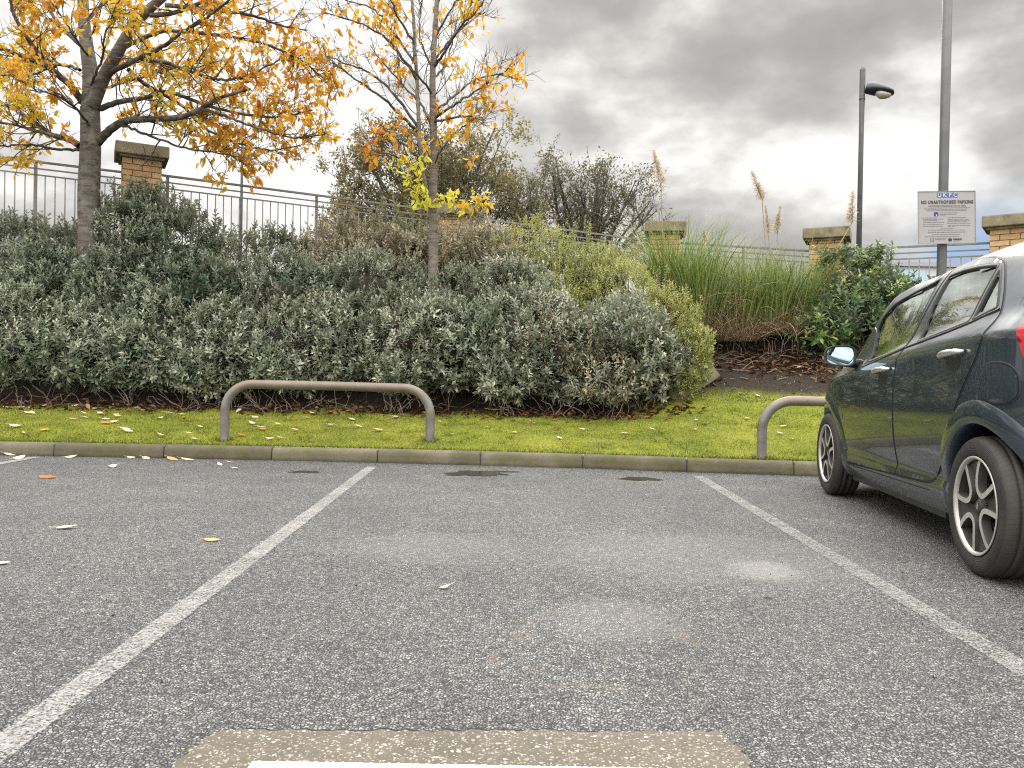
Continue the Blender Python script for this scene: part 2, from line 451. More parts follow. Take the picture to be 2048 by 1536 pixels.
# exposed-aggregate threshold and chequer plate in the foreground ---------------
m, nt, out = new_mat('exposed_aggregate')
co = coords(nt)
cw = N(nt, 'ShaderNodeVectorMath', operation='ADD', inp={0: co, 1: N(nt, 'ShaderNodeVectorMath', operation='SCALE', inp={0: noise(nt, co, 90, 3, .6, out='Color'), 'Scale': .011}).outputs[0]}).outputs[0]
va = N(nt, 'ShaderNodeTexVoronoi', feature='F1', inp={'Scale': 150.0}); nt.links.new(cw, va.inputs['Vector'])
vb = N(nt, 'ShaderNodeTexVoronoi', feature='F1', inp={'Scale': 72.0}); nt.links.new(cw, vb.inputs['Vector'])
ca = N(nt, 'ShaderNodeSeparateColor', inp={0: va.outputs['Color']}).outputs[0]
cb = N(nt, 'ShaderNodeSeparateColor', inp={0: vb.outputs['Color']}).outputs[1]
base = ramp(nt, noise(nt, co, 20, 5, .7), [(.3, (.07, .061, .042)), (.7, (.135, .12, .088))])
base = mixc(nt, math_n(nt, 'MULTIPLY', noise(nt, co, 150, 3, .7), .7), base, (.05, .043, .03)); base = mixc(nt, ramp(nt, noise(nt, co, 4, 5, .65), [(.45, (0, 0, 0)), (.65, (.7, .7, .7))]), base, (.06, .055, .04))
s1 = math_n(nt, 'MULTIPLY', math_n(nt, 'LESS_THAN', va.outputs['Distance'], .42), math_n(nt, 'GREATER_THAN', ca, .35))
s2 = math_n(nt, 'MULTIPLY', math_n(nt, 'LESS_THAN', vb.outputs['Distance'], .34), math_n(nt, 'GREATER_THAN', cb, .6))
c = mixc(nt, s1, base, ramp(nt, ca, [(.35, (.09, .078, .056)), (.6, (.155, .132, .10)), (.85, (.24, .215, .18)), (1, (.38, .35, .31))]))
c = mixc(nt, s2, c, ramp(nt, cb, [(.6, (.13, .105, .08)), (.85, (.22, .195, .16)), (1, (.38, .35, .31))]))
bs = N(nt, 'ShaderNodeBsdfPrincipled', inp={'Base Color': c, 'Roughness': .8})
bn = N(nt, 'ShaderNodeBump', inp={'Strength': .7, 'Distance': .005, 'Height': math_n(nt, 'ADD', math_n(nt, 'ADD', s1, s2), noise(nt, co, 120, 3, .6))})
nt.links.new(bn.outputs[0], bs.inputs['Normal']); nt.links.new(bs.outputs[0], out.inputs[0])
sb = MB()
er = random.Random(5)
top = [(-.62 + 1.085 * i / 60, 1.74 + .04 * i / 60 + er.uniform(-.007, .007)) for i in range(61)]
lft = [(-.655 + .022 * max(0, (y - 1.62) / .1) ** 1.5 + er.uniform(-.007, .007), y) for y in np.arange(1.2, 1.73, .012)]; rgt = [(.50 - .020 * max(0, (y - 1.68) / .1) ** 1.5 + er.uniform(-.007, .007), y) for y in np.arange(1.765, 1.2, -.012)]
edge = lft + top + rgt
bot = [(.50, .2), (-.655, .2)]
poly = edge + bot
sb.prism(list(reversed(poly)), -.05, .009)
tag(sb.build('concrete_threshold', m), kind='structure')
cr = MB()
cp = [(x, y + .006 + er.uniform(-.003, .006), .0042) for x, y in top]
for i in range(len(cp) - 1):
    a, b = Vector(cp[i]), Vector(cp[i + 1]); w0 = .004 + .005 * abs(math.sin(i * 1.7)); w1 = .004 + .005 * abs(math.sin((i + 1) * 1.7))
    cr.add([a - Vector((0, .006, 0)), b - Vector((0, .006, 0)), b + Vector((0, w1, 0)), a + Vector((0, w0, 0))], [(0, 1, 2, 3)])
tag(cr.build('threshold_shadow_crack', simple('joint_shadow', (.008, .008, .008), .95)), kind='structure')  # dark strip drawn for the shadow crack along the slab's far edge
pl = MB(); pz = .018
pl.box((-.085, 1.10, pz / 2 + .006), (.83, .95, pz), bev=.002)
M_PLATE = simple('white_chequer_plate', (.62, .63, .64), .45, .0, .08, 25, .15, 90)
p = pl.build('chequer_plate', M_PLATE); tag(p, 'white chequered metal plate lying on the tan concrete threshold', 'metal plate')
tb = MB()
for i in range(30):
    for j in range(8):
        a = R(45) if (i + j) % 2 else R(-45)
        tb.box((-.48 + i * .0275, 1.565 - j * .0275, pz + .0065), (.026, .006, .004), Matrix.Rotation(a, 3, 'Z'), .6)
tb.build('raised_tread', M_PLATE, p)
# ------------------------------------------------------------------ foliage building blocks
def leaf_tpl(W=.32, droop=.18, fold=.12, segs=3, shape=1.0):
    """unit leaf along +x, upper side +z"""
    ts = np.linspace(0, 1, segs + 1)
    wid = W / 2 * np.sin(np.pi * ts ** shape) ** .8 if segs > 2 else W / 2 * np.array([0, 1, 0])[:segs + 1]
    V = [(t, 0, -droop * t * t) for t in ts]; T = []
    mid = list(range(segs + 1)); Ls = {}; Rs = {}
    for i in range(1, segs):
        Ls[i] = len(V); V.append((ts[i], wid[i], -droop * ts[i] ** 2 + fold * wid[i] / max(W, 1e-6) * 2 * W))
        Rs[i] = len(V); V.append((ts[i], -wid[i], -droop * ts[i] ** 2 + fold * wid[i] / max(W, 1e-6) * 2 * W))
    T += [(0, mid[1], Ls[1]), (0, Rs[1], mid[1])]
    for i in range(1, segs - 1):
        T += [(mid[i], mid[i + 1], Ls[i + 1]), (mid[i], Ls[i + 1], Ls[i]), (mid[i], Rs[i + 1], mid[i + 1]), (mid[i], Rs[i], Rs[i + 1])]
    T += [(mid[segs - 1], mid[segs], Ls[segs - 1]), (mid[segs - 1], Rs[segs - 1], mid[segs])]
    return np.array(V, float), np.array(T, int)

def unit(a): return a / np.maximum(np.linalg.norm(a, axis=-1, keepdims=True), 1e-9)

def place(tpl, o, X, Z, s, tint):
    """copies of a template at o, leaf axis X, upper side about Z, size s -> V, T, tint"""
    tv, tt = tpl
    X = unit(X); Y = unit(np.cross(Z, X)); Z = np.cross(X, Y)
    s = np.asarray(s)
    if s.ndim == 1: s = np.stack([s, s, s], -1)
    V = o[:, None] + (tv[None, :, 0:1] * s[:, None, 0:1]) * X[:, None] + (tv[None, :, 1:2] * s[:, None, 1:2]) * Y[:, None] + (tv[None, :, 2:3] * s[:, None, 2:3]) * Z[:, None]
    n = len(o); k = len(tv)
    T = tt[None] + (np.arange(n) * k)[:, None, None]
    return V.reshape(-1, 3), T.reshape(-1, 3), np.repeat(tint, k)

def join(parts):
    Vs, Ts, W = [], [], []; b = 0
    for V, T, t in parts:
        Vs.append(V); Ts.append(T + b); W.append(t); b += len(V)
    return np.concatenate(Vs), np.concatenate(Ts), np.concatenate(W)

def sprigs(tpl, o, axis, length, nleaf, lsize, tint, e0=1.35, e1=.45, g=rng, jit=.25):
    """leafy shoots: whorls of leaves up a short stem"""
    n = len(o); axis = unit(axis)
    ref = np.where(np.abs(axis[:, 2:3]) > .9, np.array([[1., 0, 0]]), np.array([[0, 0, 1.]]))
    A = unit(np.cross(axis, ref)); B = np.cross(axis, A)
    k = np.arange(nleaf); t = (k + .5) / nleaf
    ang = k[None] * 2.39996 + g.uniform(0, 6.28, (n, 1)) + g.normal(0, .2, (n, nleaf))
    el = (e0 + (e1 - e0) * t)[None] + g.normal(0, jit, (n, nleaf))
    rad = np.cos(ang)[..., None] * A[:, None] + np.sin(ang)[..., None] * B[:, None]
    X = axis[:, None] * np.cos(el)[..., None] + rad * np.sin(el)[..., None]
    Z = axis[:, None] * np.sin(el)[..., None] - rad * np.cos(el)[..., None]
    O = o[:, None] + axis[:, None] * (t[None] * length[:, None])[..., None]
    s = (lsize[:, None] * (1.05 - .45 * np.abs(t - .45)[None]) * g.uniform(.75, 1.2, (n, nleaf)))
    ti = np.clip(tint[:, None] + .42 * (t[None] - .45) + g.normal(0, .10, (n, nleaf)), 0, 1)  # paler tips, darker bases: hedge lighting contrast put into the tint
    return place(tpl, O.reshape(-1, 3), X.reshape(-1, 3), Z.reshape(-1, 3), s.ravel(), ti.ravel())

def np_tubes(paths, n=5):
    """paths: list of (points (k,3), radii (k,)) -> V, T"""
    Vs, Ts = [], []; b = 0
    ca = np.cos(np.arange(n) * 2 * np.pi / n); sa = np.sin(np.arange(n) * 2 * np.pi / n)
    for P, r in paths:
        P = np.asarray(P, float); k = len(P)
        t = unit(np.gradient(P, axis=0))
        u = np.cross(t, [0.31, .2, .93]); u = unit(np.where(np.linalg.norm(u, axis=1, keepdims=True) < .05, np.cross(t, [1., 0, 0]), u))
        w = np.cross(t, u)
        V = P[:, None] + (ca[None, :, None] * u[:, None] + sa[None, :, None] * w[:, None]) * np.asarray(r)[:, None, None]
        i = np.arange(k - 1)[:, None] * n; j = np.arange(n)[None]; j2 = (j + 1) % n
        q = np.stack([i + j, i + j2, i + n + j2, i + n + j], -1).reshape(-1, 4)
        Vs.append(V.reshape(-1, 3)); Ts.append(np.concatenate([q[:, [0, 1, 2]], q[:, [0, 2, 3]]]) + b); b += k * n
    return np.concatenate(Vs), np.concatenate(Ts)

# ------------------------------------------------------------------ the clipped grey-leaved shrubs on the bank
M_GREY = leaf_mat('grey_green_leaf', [(0, (.022, .052, .022)), (.25, (.065, .105, .058)), (.5, (.14, .172, .115)), (.72, (.235, .26, .19)), (.9, (.345, .36, .275)), (1, (.42, .42, .32))],
                  back=(.29, .305, .22), rough=.6, trans=.2, spec=.3)
M_GREYB = leaf_mat('brown_grey_leaf', [(0, (.04, .055, .022)), (.25, (.095, .105, .055)), (.5, (.19, .175, .11)), (.75, (.32, .28, .19)), (1, (.46, .40, .28))], back=(.34, .31, .22), rough=.6, trans=.2, spec=.3)
M_OLIVE = leaf_mat('olive_leaf', [(0, (.05, .06, .02)), (.4, (.12, .125, .05)), (.75, (.22, .21, .085)), (1, (.33, .29, .12))], back=(.24, .235, .13), trans=.25)
M_YELLOW = leaf_mat('yellow_green_leaf', [(0, (.08, .11, .02)), (.35, (.19, .215, .07)), (.7, (.34, .35, .125)), (1, (.47, .44, .17))], back=(.36, .36, .12), trans=.3)
M_TWIG = simple('dead_twig', (.16, .125, .095), .9, 0, .4, 30)
M_CORE = simple('gap_shade', (.028, .022, .016), .95, 0, .5, 12)  # near-black solid cores stand in for deep shade between the leaves
TPL_S = leaf_tpl(.42, .15, .10, 2)
TPL_M = leaf_tpl(.42, .22, .10, 3)

def sph(n, g):
    v = g.normal(size=(n, 3)); return unit(v)

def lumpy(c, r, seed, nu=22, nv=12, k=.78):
    """solid dark core added inside a shrub for the shade in its gaps"""
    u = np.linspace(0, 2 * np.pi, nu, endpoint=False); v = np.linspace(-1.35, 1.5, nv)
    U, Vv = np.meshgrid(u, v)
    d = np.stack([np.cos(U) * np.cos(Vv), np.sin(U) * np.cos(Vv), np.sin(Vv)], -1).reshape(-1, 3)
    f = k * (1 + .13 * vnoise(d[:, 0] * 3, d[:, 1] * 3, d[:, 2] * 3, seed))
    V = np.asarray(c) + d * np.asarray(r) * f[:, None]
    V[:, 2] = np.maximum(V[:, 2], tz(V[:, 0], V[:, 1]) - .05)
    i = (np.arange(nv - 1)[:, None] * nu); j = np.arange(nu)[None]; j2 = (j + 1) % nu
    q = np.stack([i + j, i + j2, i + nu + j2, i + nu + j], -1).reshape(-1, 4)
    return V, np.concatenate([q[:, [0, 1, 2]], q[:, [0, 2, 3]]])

def shrub(name, label, lobes, mat, seed, dens=150, leaf=.064, slen=.14, nleaf=12, tone=.5, upness=.75, group=None, cat='shrub', warm=0.0, skirt=.30, loose=0, inner=.5):
    """lobes: list of (centre xyz, radii xyz). A shrub of leafy shoots over a dark core that gives the gaps their shade."""
    g = np.random.default_rng(seed)
    cx = sum(l[0][0] for l in lobes) / len(lobes); cy = sum(l[0][1] for l in lobes) / len(lobes)
    base = np.array([cx, cy, tz1(cx, cy)])
    root = empty(name, tuple(base)); tag(root, label, cat, group)
    parts = []; dryp = []; twigs = []; cores = []
    for li, (c, r) in enumerate(lobes):
        c = np.asarray(c, float); r = np.asarray(r, float)
        area = 4 * np.pi * ((r[0] * r[1]) ** 1.6 / 3 + (r[0] * r[2]) ** 1.6 / 3 + (r[1] * r[2]) ** 1.6 / 3) ** (1 / 1.6)
        for shell, frac in ((1.0, 1.0), (.82, inner)):
            n = int(area * dens * frac)
            d = sph(n, g)
            lump = 1 + .15 * vnoise(d[:, 0] * 2.6, d[:, 1] * 2.6, d[:, 2] * 2.6, seed + li) + .09 * vnoise(d[:, 0] * 7, d[:, 1] * 7, d[:, 2] * 7, seed + li + 50)
            p = c + d * r * lump[:, None] * shell * g.uniform(.93, 1.04, (n, 1))
            nrm = unit(d / r)
            ground = tz(p[:, 0], p[:, 1])
            back = (nrm[:, 1] > .45) & (g.uniform(size=n) > .35)
            keep = (p[:, 2] > ground + skirt * (.55 + .8 * g.uniform(size=n) ** 1.5)) & ~back
            # drop the points buried in another lobe
            for lj, (c2, r2) in enumerate(lobes):
                if lj != li:
                    keep &= (((p - np.asarray(c2)) / (np.asarray(r2) * .86)) ** 2).sum(1) > 1
            # open pockets
            hole = vnoise(p[:, 0] * 8.5, p[:, 1] * 8.5, p[:, 2] * 8.5, seed + 90)
            keep &= (hole > -.80) | (shell < 1)
            p, nrm = p[keep], nrm[keep]; n = len(p)
            if n == 0: continue
            ax = nrm * (1 - upness) + np.array([0, 0, 1.]) * upness * (0.35 + .65 * (nrm[:, 2:3] > -.2)) + g.normal(0, .28, (n, 3))
            clump = vnoise(p[:, 0] * 2.2, p[:, 1] * 2.2, p[:, 2] * 2.2, seed // 7 + 5)
            tint = np.clip(tone + .05 + .22 * clump + g.normal(0, .15, n), 0, 1)
            L = slen * g.uniform(.7, 1.3, n)
            lsz = leaf * g.uniform(.70, 1.3, n) * (1.18 - .33 * np.clip((p[:, 2] - ground[keep]) / 1.1, 0, 1)) * (1 + .16 * vnoise(p[:, 0] * 3.1, p[:, 1] * 3.1, p[:, 2] * 3.1, 17))
            dr_ = vnoise(p[:, 0] * 2.9, p[:, 1] * 2.9, p[:, 2] * 2.9, 23) + g.normal(0, .35, n)
            dry = (dr_ > 1.3) & (mat is M_GREY)
            for sel, lst, k_ in ((~dry, parts, nleaf), (dry, dryp, max(6, nleaf - 4))):
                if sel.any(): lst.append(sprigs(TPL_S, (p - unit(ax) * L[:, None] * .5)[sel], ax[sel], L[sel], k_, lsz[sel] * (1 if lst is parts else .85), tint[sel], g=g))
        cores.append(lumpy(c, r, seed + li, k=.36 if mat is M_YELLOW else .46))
        # bare twigs hanging out under the skirt
        nt_ = int(26 * r[0])
        for q in range(nt_):
            a = g.uniform(-2.9, -.2); px = c[0] + math.cos(a) * r[0] * g.uniform(.5, .95); py = c[1] + math.sin(a) * r[1] * g.uniform(.55, .98)
            gz = tz1(px, py)
            if c[2] - r[2] > gz + .35: continue
            P = [np.array([px, py + .12, gz + g.uniform(.0, .05)])]
            dr = np.array([g.normal(0, .6), -abs(g.normal(0, .4)), g.uniform(.4, 1.1)])
            for s in range(4):
                P.append(P[-1] + unit(dr) * g.uniform(.05, .10)); dr = dr + g.normal(0, .45, 3)
            twigs.append((np.array(P), np.linspace(.006, .002, 5) * g.uniform(.7, 1.4)))
    for q in range(loose):     # single shoots that stick out above
        l = lobes[g.integers(len(lobes))]; c, r = np.asarray(l[0]), np.asarray(l[1])
        d = sph(1, g)[0]; d[2] = abs(d[2]) * 1.5 + .8; d = d / np.linalg.norm(d)
        p0 = c + d * r * .95; L = g.uniform(.12, .34); dr = unit(np.array([g.normal(0, .25), g.normal(0, .25), 1.]))
        p1 = p0 + dr * L
        twigs.append((np.array([p0, p0 + dr * L * .5, p1]), np.array([.005, .004, .002])))
        m_ = 6; tt = np.linspace(.25, 1, m_)
        o = p0 + dr * L * tt[:, None]
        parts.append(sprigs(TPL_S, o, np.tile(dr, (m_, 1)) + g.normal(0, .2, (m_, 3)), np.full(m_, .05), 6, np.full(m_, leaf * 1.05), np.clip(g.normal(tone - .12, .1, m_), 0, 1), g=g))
    V, T, W = join(parts)
    link('foliage', np_mesh(name + '_foliage', V - base, T, tint=W), mat, root)
    if dryp:
        V, T, W = join(dryp)
        link('dry_foliage', np_mesh(name + '_dry', V - base, T, tint=W), M_GREYB, root)
    if twigs:
        V, T = np_tubes(twigs, 4)
        link('bare_twigs', np_mesh(name + '_twigs', V - base, T), M_TWIG, root)['kind'] = 'stuff'
    for V, T in cores: link('gap_shade_core', np_mesh(name + '_heart', V - base, T), M_CORE, root)
    return root

def lobe(px, py, Y, rx, ry, rz):
    p = at(px, py, Y); return ((p.x, p.y, p.z), (rx, ry, rz))
GS = 'clipped grey-green shrubs along the bank'
# front row: centre pixel, distance, radii
FR = [
 ('grey_leaved_shrub', 'grey-green shrub at the far left end of the front row of the hedge', [lobe(-190, 690, 9.8, .85, .75, .62), lobe(-60, 640, 10.0, .7, .7, .62)]),
 ('grey_leaved_shrub', 'front grey-green shrub under the orange tree, left of the hoop barrier', [lobe(70, 672, 9.6, .78, .7, .62), lobe(190, 690, 9.55, .62, .62, .50)]),
 ('grey_leaved_shrub', 'front grey-green shrub spilling down behind the left leg of the hoop barrier', [lobe(330, 670, 9.65, .66, .7, .66), lobe(440, 705, 9.45, .55, .55, .52)]),
 ('grey_leaved_shrub', 'front silvery shrub behind the middle of the long hoop barrier', [lobe(575, 690, 9.5, .60, .62, .52), lobe(690, 680, 9.6, .55, .6, .55)]),
 ('grey_leaved_shrub', 'front shrub behind the right leg of the long hoop barrier', [lobe(820, 690, 9.5, .62, .65, .56), lobe(920, 700, 9.45, .5, .55, .52)]),
 ('grey_leaved_shrub', 'front grey-green shrub just right of the long hoop barrier', [lobe(1040, 690, 9.4, .62, .65, .60), lobe(1130, 715, 9.2, .48, .5, .48)]),
 ('grey_leaved_shrub', 'silvery shrub rounding off the right end of the hedge beside bare soil', [lobe(1240, 690, 9.25, .55, .6, .60), lobe(1305, 725, 9.12, .32, .45, .44), lobe(1210, 760, 8.95, .4, .4, .28)]),
]
for k, (n, l, lb) in enumerate(FR):
    shrub(n, l, lb, M_GREY, 100 + 13 * k, dens=170, tone=[.42, .46, .48, .54, .50, .52, .58][k], group=GS, skirt=.17)
BK = [
 ('back-row shrub at the far left edge, below the railings', [lobe(-120, 560, 10.2, .9, .6, .55), lobe(20, 545, 10.2, .6, .55, .50)], .45),
 ('back-row shrub wrapped round the foot of the orange tree', [lobe(110, 555, 10.1, .55, .5, .52), lobe(200, 565, 10.0, .5, .5, .5)], .47),
 ('tall dark-green shrub mounded up against the left brick pier', [lobe(268, 512, 9.85, .50, .42, .68), lobe(300, 470, 9.95, .40, .32, .36), lobe(370, 535, 9.95, .5, .5, .62)], .40),
 ('back-row shrub below the railings between the left pier and the yellow-leaved tree', [lobe(470, 585, 10.2, .62, .6, .62), lobe(560, 580, 10.3, .5, .6, .55)], .46),
 ('brownish shrub on top of the bank left of the slender tree', [lobe(690, 560, 10.5, .66, .6, .66), lobe(790, 546, 10.6, .55, .6, .62)], .50),
 ('dark shrub on top of the bank right behind the slender tree', [lobe(925, 545, 10.7, .70, .6, .74), lobe(1010, 600, 10.3, .5, .6, .62)], .42),
]
for k, (l, lb, tn) in enumerate(BK):
    shrub('grey_leaved_shrub', l, lb, M_GREYB if k in (4, 5) else M_GREY, 300 + 17 * k, dens=240 if k == 2 else 185, tone=tn, group=GS, loose=70 if k < 4 else 24, skirt=.2)
# a few low mounds that break up the front face
for k, (l, lb, tn) in enumerate([
 ('small mound on the hedge face above the left bend of the long hoop barrier', [lobe(455, 655, 9.35, .34, .34, .32), lobe(395, 735, 9.15, .3, .3, .26)], .58),
 ('small pale mound on the hedge face above the middle of the long hoop', [lobe(640, 640, 9.45, .36, .34, .30), lobe(560, 735, 9.15, .3, .3, .24)], .60),
 ('small mound on the hedge face beside the right bend of the long hoop', [lobe(885, 650, 9.3, .34, .34, .32), lobe(800, 745, 9.1, .28, .3, .22)], .54),
 ('low pale shrub mound at the hedge foot left of the bare soil', [lobe(1090, 640, 9.35, .36, .34, .34), lobe(1010, 755, 9.0, .3, .3, .24)], .60)]):
    shrub('grey_leaved_shrub', l, lb, M_GREY, 811 + 19 * k, dens=190, tone=tn, group=GS, skirt=.2)
MD = [
 ('middle shrub of the bank between the orange tree and the hoop barrier', [lobe(60, 600, 9.8, .55, .45, .50), lobe(235, 598, 9.75, .58, .5, .52), lobe(410, 600, 9.75, .62, .5, .52)], .44),
 ('middle shrub of the bank above the centre of the long hoop barrier', [lobe(570, 602, 9.8, .58, .5, .54), lobe(735, 590, 9.85, .62, .5, .54)], .47),
 ('middle shrub of the bank around the foot of the slender tree', [lobe(885, 612, 9.9, .5, .45, .46), lobe(1015, 605, 9.75, .52, .5, .54)], .52),
]
for k, (l, lb, tn) in enumerate(MD):
    shrub('grey_leaved_shrub', l, lb, M_GREY, 500 + 17 * k, dens=165, tone=tn, group=GS, skirt=.2)
shrub('olive_shrub', 'olive-brown shrub peeping over the hedge top left of the slender tree', [lobe(735, 492, 10.9, .52, .4, .32), lobe(825, 488, 11.0, .4, .4, .3)], M_OLIVE, 641, dens=150, tone=.5, leaf=.042, slen=.1, skirt=.1, loose=14)
shrub('yellow_green_shrub', 'yellow-green shrub on the crown of the bank between hedge and pampas grass', [lobe(1070, 525, 10.45, .58, .5, .50), lobe(1165, 555, 10.2, .50, .5, .46), lobe(1120, 600, 9.9, .42, .4, .36)], M_YELLOW, 661, dens=300, tone=.45, leaf=.036, slen=.12, nleaf=11, skirt=.1, loose=24)
shrub('yellow_green_shrub', 'yellow-green feathery shrub running down the right flank of the hedge', [lobe(1225, 575, 10.25, .46, .45, .42), lobe(1240, 600, 9.85, .46, .48, .50), lobe(1320, 650, 9.55, .40, .46, .46), lobe(1375, 705, 9.3, .27, .4, .38), lobe(1368, 765, 9.1, .2, .3, .24)], M_YELLOW, 681, dens=340, tone=.44, leaf=.034, slen=.11, nleaf=11, skirt=.08, loose=18)

# ------------------------------------------------------------------ lush dark-green shrubs by the right pier
M_LUSH = leaf_mat('lush_green_leaf', [(0, (.015, .045, .010)), (.4, (.055, .11, .024)), (.75, (.16, .22, .05)), (1, (.28, .31, .10))], back=(.16, .20, .12), rough=.45, trans=.25, spec=.4)
TPL_N = leaf_tpl(.38, .35, .12, 3)
_keep = TPL_S
TPL_S = TPL_N
shrub('leafy_green_shrub', 'lush dark-green leafy shrub at the foot of the bank behind the parked car', [lobe(1690, 650, 10.3, .48, .5, .42), lobe(1640, 672, 10.1, .3, .4, .3), lobe(1760, 640, 10.4, .5, .5, .45)], M_LUSH, 701, dens=75, leaf=.085, slen=.16, nleaf=9, tone=.32, upness=.45, skirt=.12, loose=10)
shrub('leafy_green_shrub', 'taller straggly green shrub in front of the railings right of the stone-capped pier', [lobe(1680, 588, 10.8, .42, .4, .38), lobe(1750, 592, 10.9, .40, .4, .42)], M_LUSH, 721, dens=60, leaf=.085, slen=.16, nleaf=8, tone=.66, upness=.5, skirt=.1, loose=34)
shrub('leafy_green_shrub', 'straggly green shrub along the railings behind the sign pole', [lobe(1850, 640, 10.6, .5, .4, .30), lobe(1960, 660, 10.2, .5, .4, .30)], M_LUSH, 741, dens=60, leaf=.08, slen=.16, nleaf=8, tone=.5, upness=.5, skirt=.1, loose=44)
TPL_S = _keep

# ------------------------------------------------------------------ pampas grass
M_BLADE = leaf_mat('pampas_blade', [(0, (.06, .11, .02)), (.3, (.15, .22, .05)), (.6, (.28, .33, .11)), (.85, (.42, .40, .20)), (1, (.52, .44, .27))], rough=.5, trans=.3)
M_STRAW = leaf_mat('dead_straw', [(0, (.07, .045, .024)), (.5, (.20, .14, .08)), (1, (.42, .33, .21))], rough=.8, trans=.15)
M_PLUME = leaf_mat('pampas_plume', [(0, (.32, .24, .15)), (.5, (.52, .43, .30)), (1, (.68, .60, .46))], rough=.8, trans=.4)

def blades(c, n, L, w, g, spread=.2, lean=(.15, .7), sag=.7, tint=(.3, .2), seg=6, ysq=1.0):
    """arching grass blades rooted round c"""
    a = g.uniform(0, 2 * np.pi, n); rr = np.sqrt(g.uniform(0, 1, n)) * spread
    o = np.stack([c[0] + np.cos(a) * rr, c[1] + np.sin(a) * rr * ysq, np.full(n, c[2])], -1)
    ln = g.uniform(*lean, n); a2 = a + g.normal(0, .6, n)
    hd = np.stack([np.cos(a2), np.sin(a2) * ysq, np.zeros(n)], -1)
    LL = L * g.uniform(.55, 1.1, n); sg = sag * g.uniform(.4, 1.3, n)
    side = np.stack([-hd[:, 1], hd[:, 0], np.zeros(n)], -1) + g.normal(0, .4, (n, 3)); side = unit(side)
    t = np.linspace(0, 1, seg + 1)
    th = ln[:, None] + sg[:, None] * (t[None] ** 1.8) * 1.6            # angle from vertical along the blade
    dz = np.cos(th); dh = np.sin(th)
    st = LL[:, None] / seg
    z = np.concatenate([np.zeros((n, 1)), np.cumsum(dz[:, :-1] * st, 1)], 1); h_ = np.concatenate([np.zeros((n, 1)), np.cumsum(dh[:, :-1] * st, 1)], 1)
    P = o[:, None] + hd[:, None] * h_[..., None] + np.array([0, 0, 1.]) * z[..., None]
    ww = w * g.uniform(.6, 1.3, n)[:, None] * (1 - .92 * t[None] ** 1.5)
    A = P + side[:, None] * ww[..., None] / 2; B = P - side[:, None] * ww[..., None] / 2
    V = np.stack([A, B], 2).reshape(-1, 3)
    i = np.arange(seg) * 2
    q = np.concatenate([np.stack([i, i + 1, i + 3], -1), np.stack([i, i + 3, i + 2], -1)])
    T = q[None] + (np.arange(n) * (seg + 1) * 2)[:, None, None]
    W = np.clip(np.repeat(g.normal(tint[0], tint[1], n), (seg + 1) * 2) + np.tile(np.repeat(.12 * t, 2), n), 0, 1)
    return V, T.reshape(-1, 3), W

def plume(root, base, p0, p1, tip, wid, g, n=620):
    """stalk from p0 up to p1 and a drooping feather from p1 to tip; returns the part"""
    p0, p1, tip = (np.array(p) - base for p in (p0, p1, tip))
    mid = (p0 + p1) / 2 + g.normal(0, .015, 3)
    V, T = np_tubes([(np.array([p0, mid, p1, (p1 + tip) / 2, tip]), np.array([.008, .007, .006, .004, .002]))], 5)
    W = np.full(len(V), .3)
    t = g.uniform(0, 1, n) ** .8
    ax = tip - p1; L = np.linalg.norm(ax)
    o = p1 + ax * t[:, None]
    wv = .8 * wid * (1.05 - .75 * t) * np.clip(t * 5 + .35, 0, 1)
    sgn = 1 if tip[0] < p1[0] else -1
    sd = np.stack([g.normal(.2 * sgn, .75, n), g.normal(0, .7, n), g.normal(.30, .3, n)], -1)
    X = unit(sd) * .55 + unit(ax) * .45 + np.array([sgn * .30, 0, -.55]) * g.uniform(.3, 1.3, (n, 1))
    tp = leaf_tpl(.075, .45, .0, 3)
    F = place(tp, o, X, np.tile([0, -.3, 1.], (n, 1)) + g.normal(0, .4, (n, 3)), wv * g.uniform(.8, 1.9, n), np.clip(g.normal(.5, .25, n), 0, 1))
    V, T, W = join([(V, T, W), F])
    return link('plume', np_mesh('plume', V, T, tint=W), M_PLUME, root)

def pampas(label, centres, seed, nb, L, plumes):
    g = np.random.default_rng(seed)
    c0 = np.mean(np.array(centres), 0); root = empty('pampas_grass', tuple(c0)); tag(root, label, 'ornamental grass', 'pampas grass clumps on the bank')
    ps = []; ds = []
    for c in centres:
        ps.append(blades(c, int(nb * .8), L, .015, g, .30, (.02, .38), .66, (.27, .2), 8))
        ps.append(blades(c, nb // 7, L * 1.25, .009, g, .24, (.02, .4), .8, (.62, .2), 9))
        ds.append(blades(c, nb // 4, L * .8, .010, g, .36, (.35, 1.35), 1.0, (.6, .25), 7))
    V, T, W = join(ps); link('leaf_blades', np_mesh('pampas_blades', V - c0, T, tint=W), M_BLADE, root)
    V, T, W = join(ds); link('dead_blades', np_mesh('pampas_dead', V - c0, T, tint=W), M_STRAW, root)
    for (bx, by, tx, ty, Y, w) in plumes:
        c = min(centres, key=lambda q: abs(q[0] - at(bx, by, Y).x))
        plume(root, c0, np.array(c) + np.array([g.normal(0, .06), g.normal(0, .06), .1]), np.array(at(bx, by, Y)), np.array(at(tx, ty, Y)), w, g)
    return root
def gpt(px, py, Y, dz=0.0):
    p = at(px, py, Y); return (p.x, p.y, tz1(p.x, p.y) + dz)
pampas('left pampas grass clump, green blades and one tall feathery plume, beside the yellow-green shrub', [gpt(1345, 600, 10.9, .22), gpt(1400, 610, 10.7, .12)], 31, 760, 1.45,
       [(1322, 376, 1306, 300, 10.8, .11), (1409, 482, 1407, 460, 11.6, .05)])
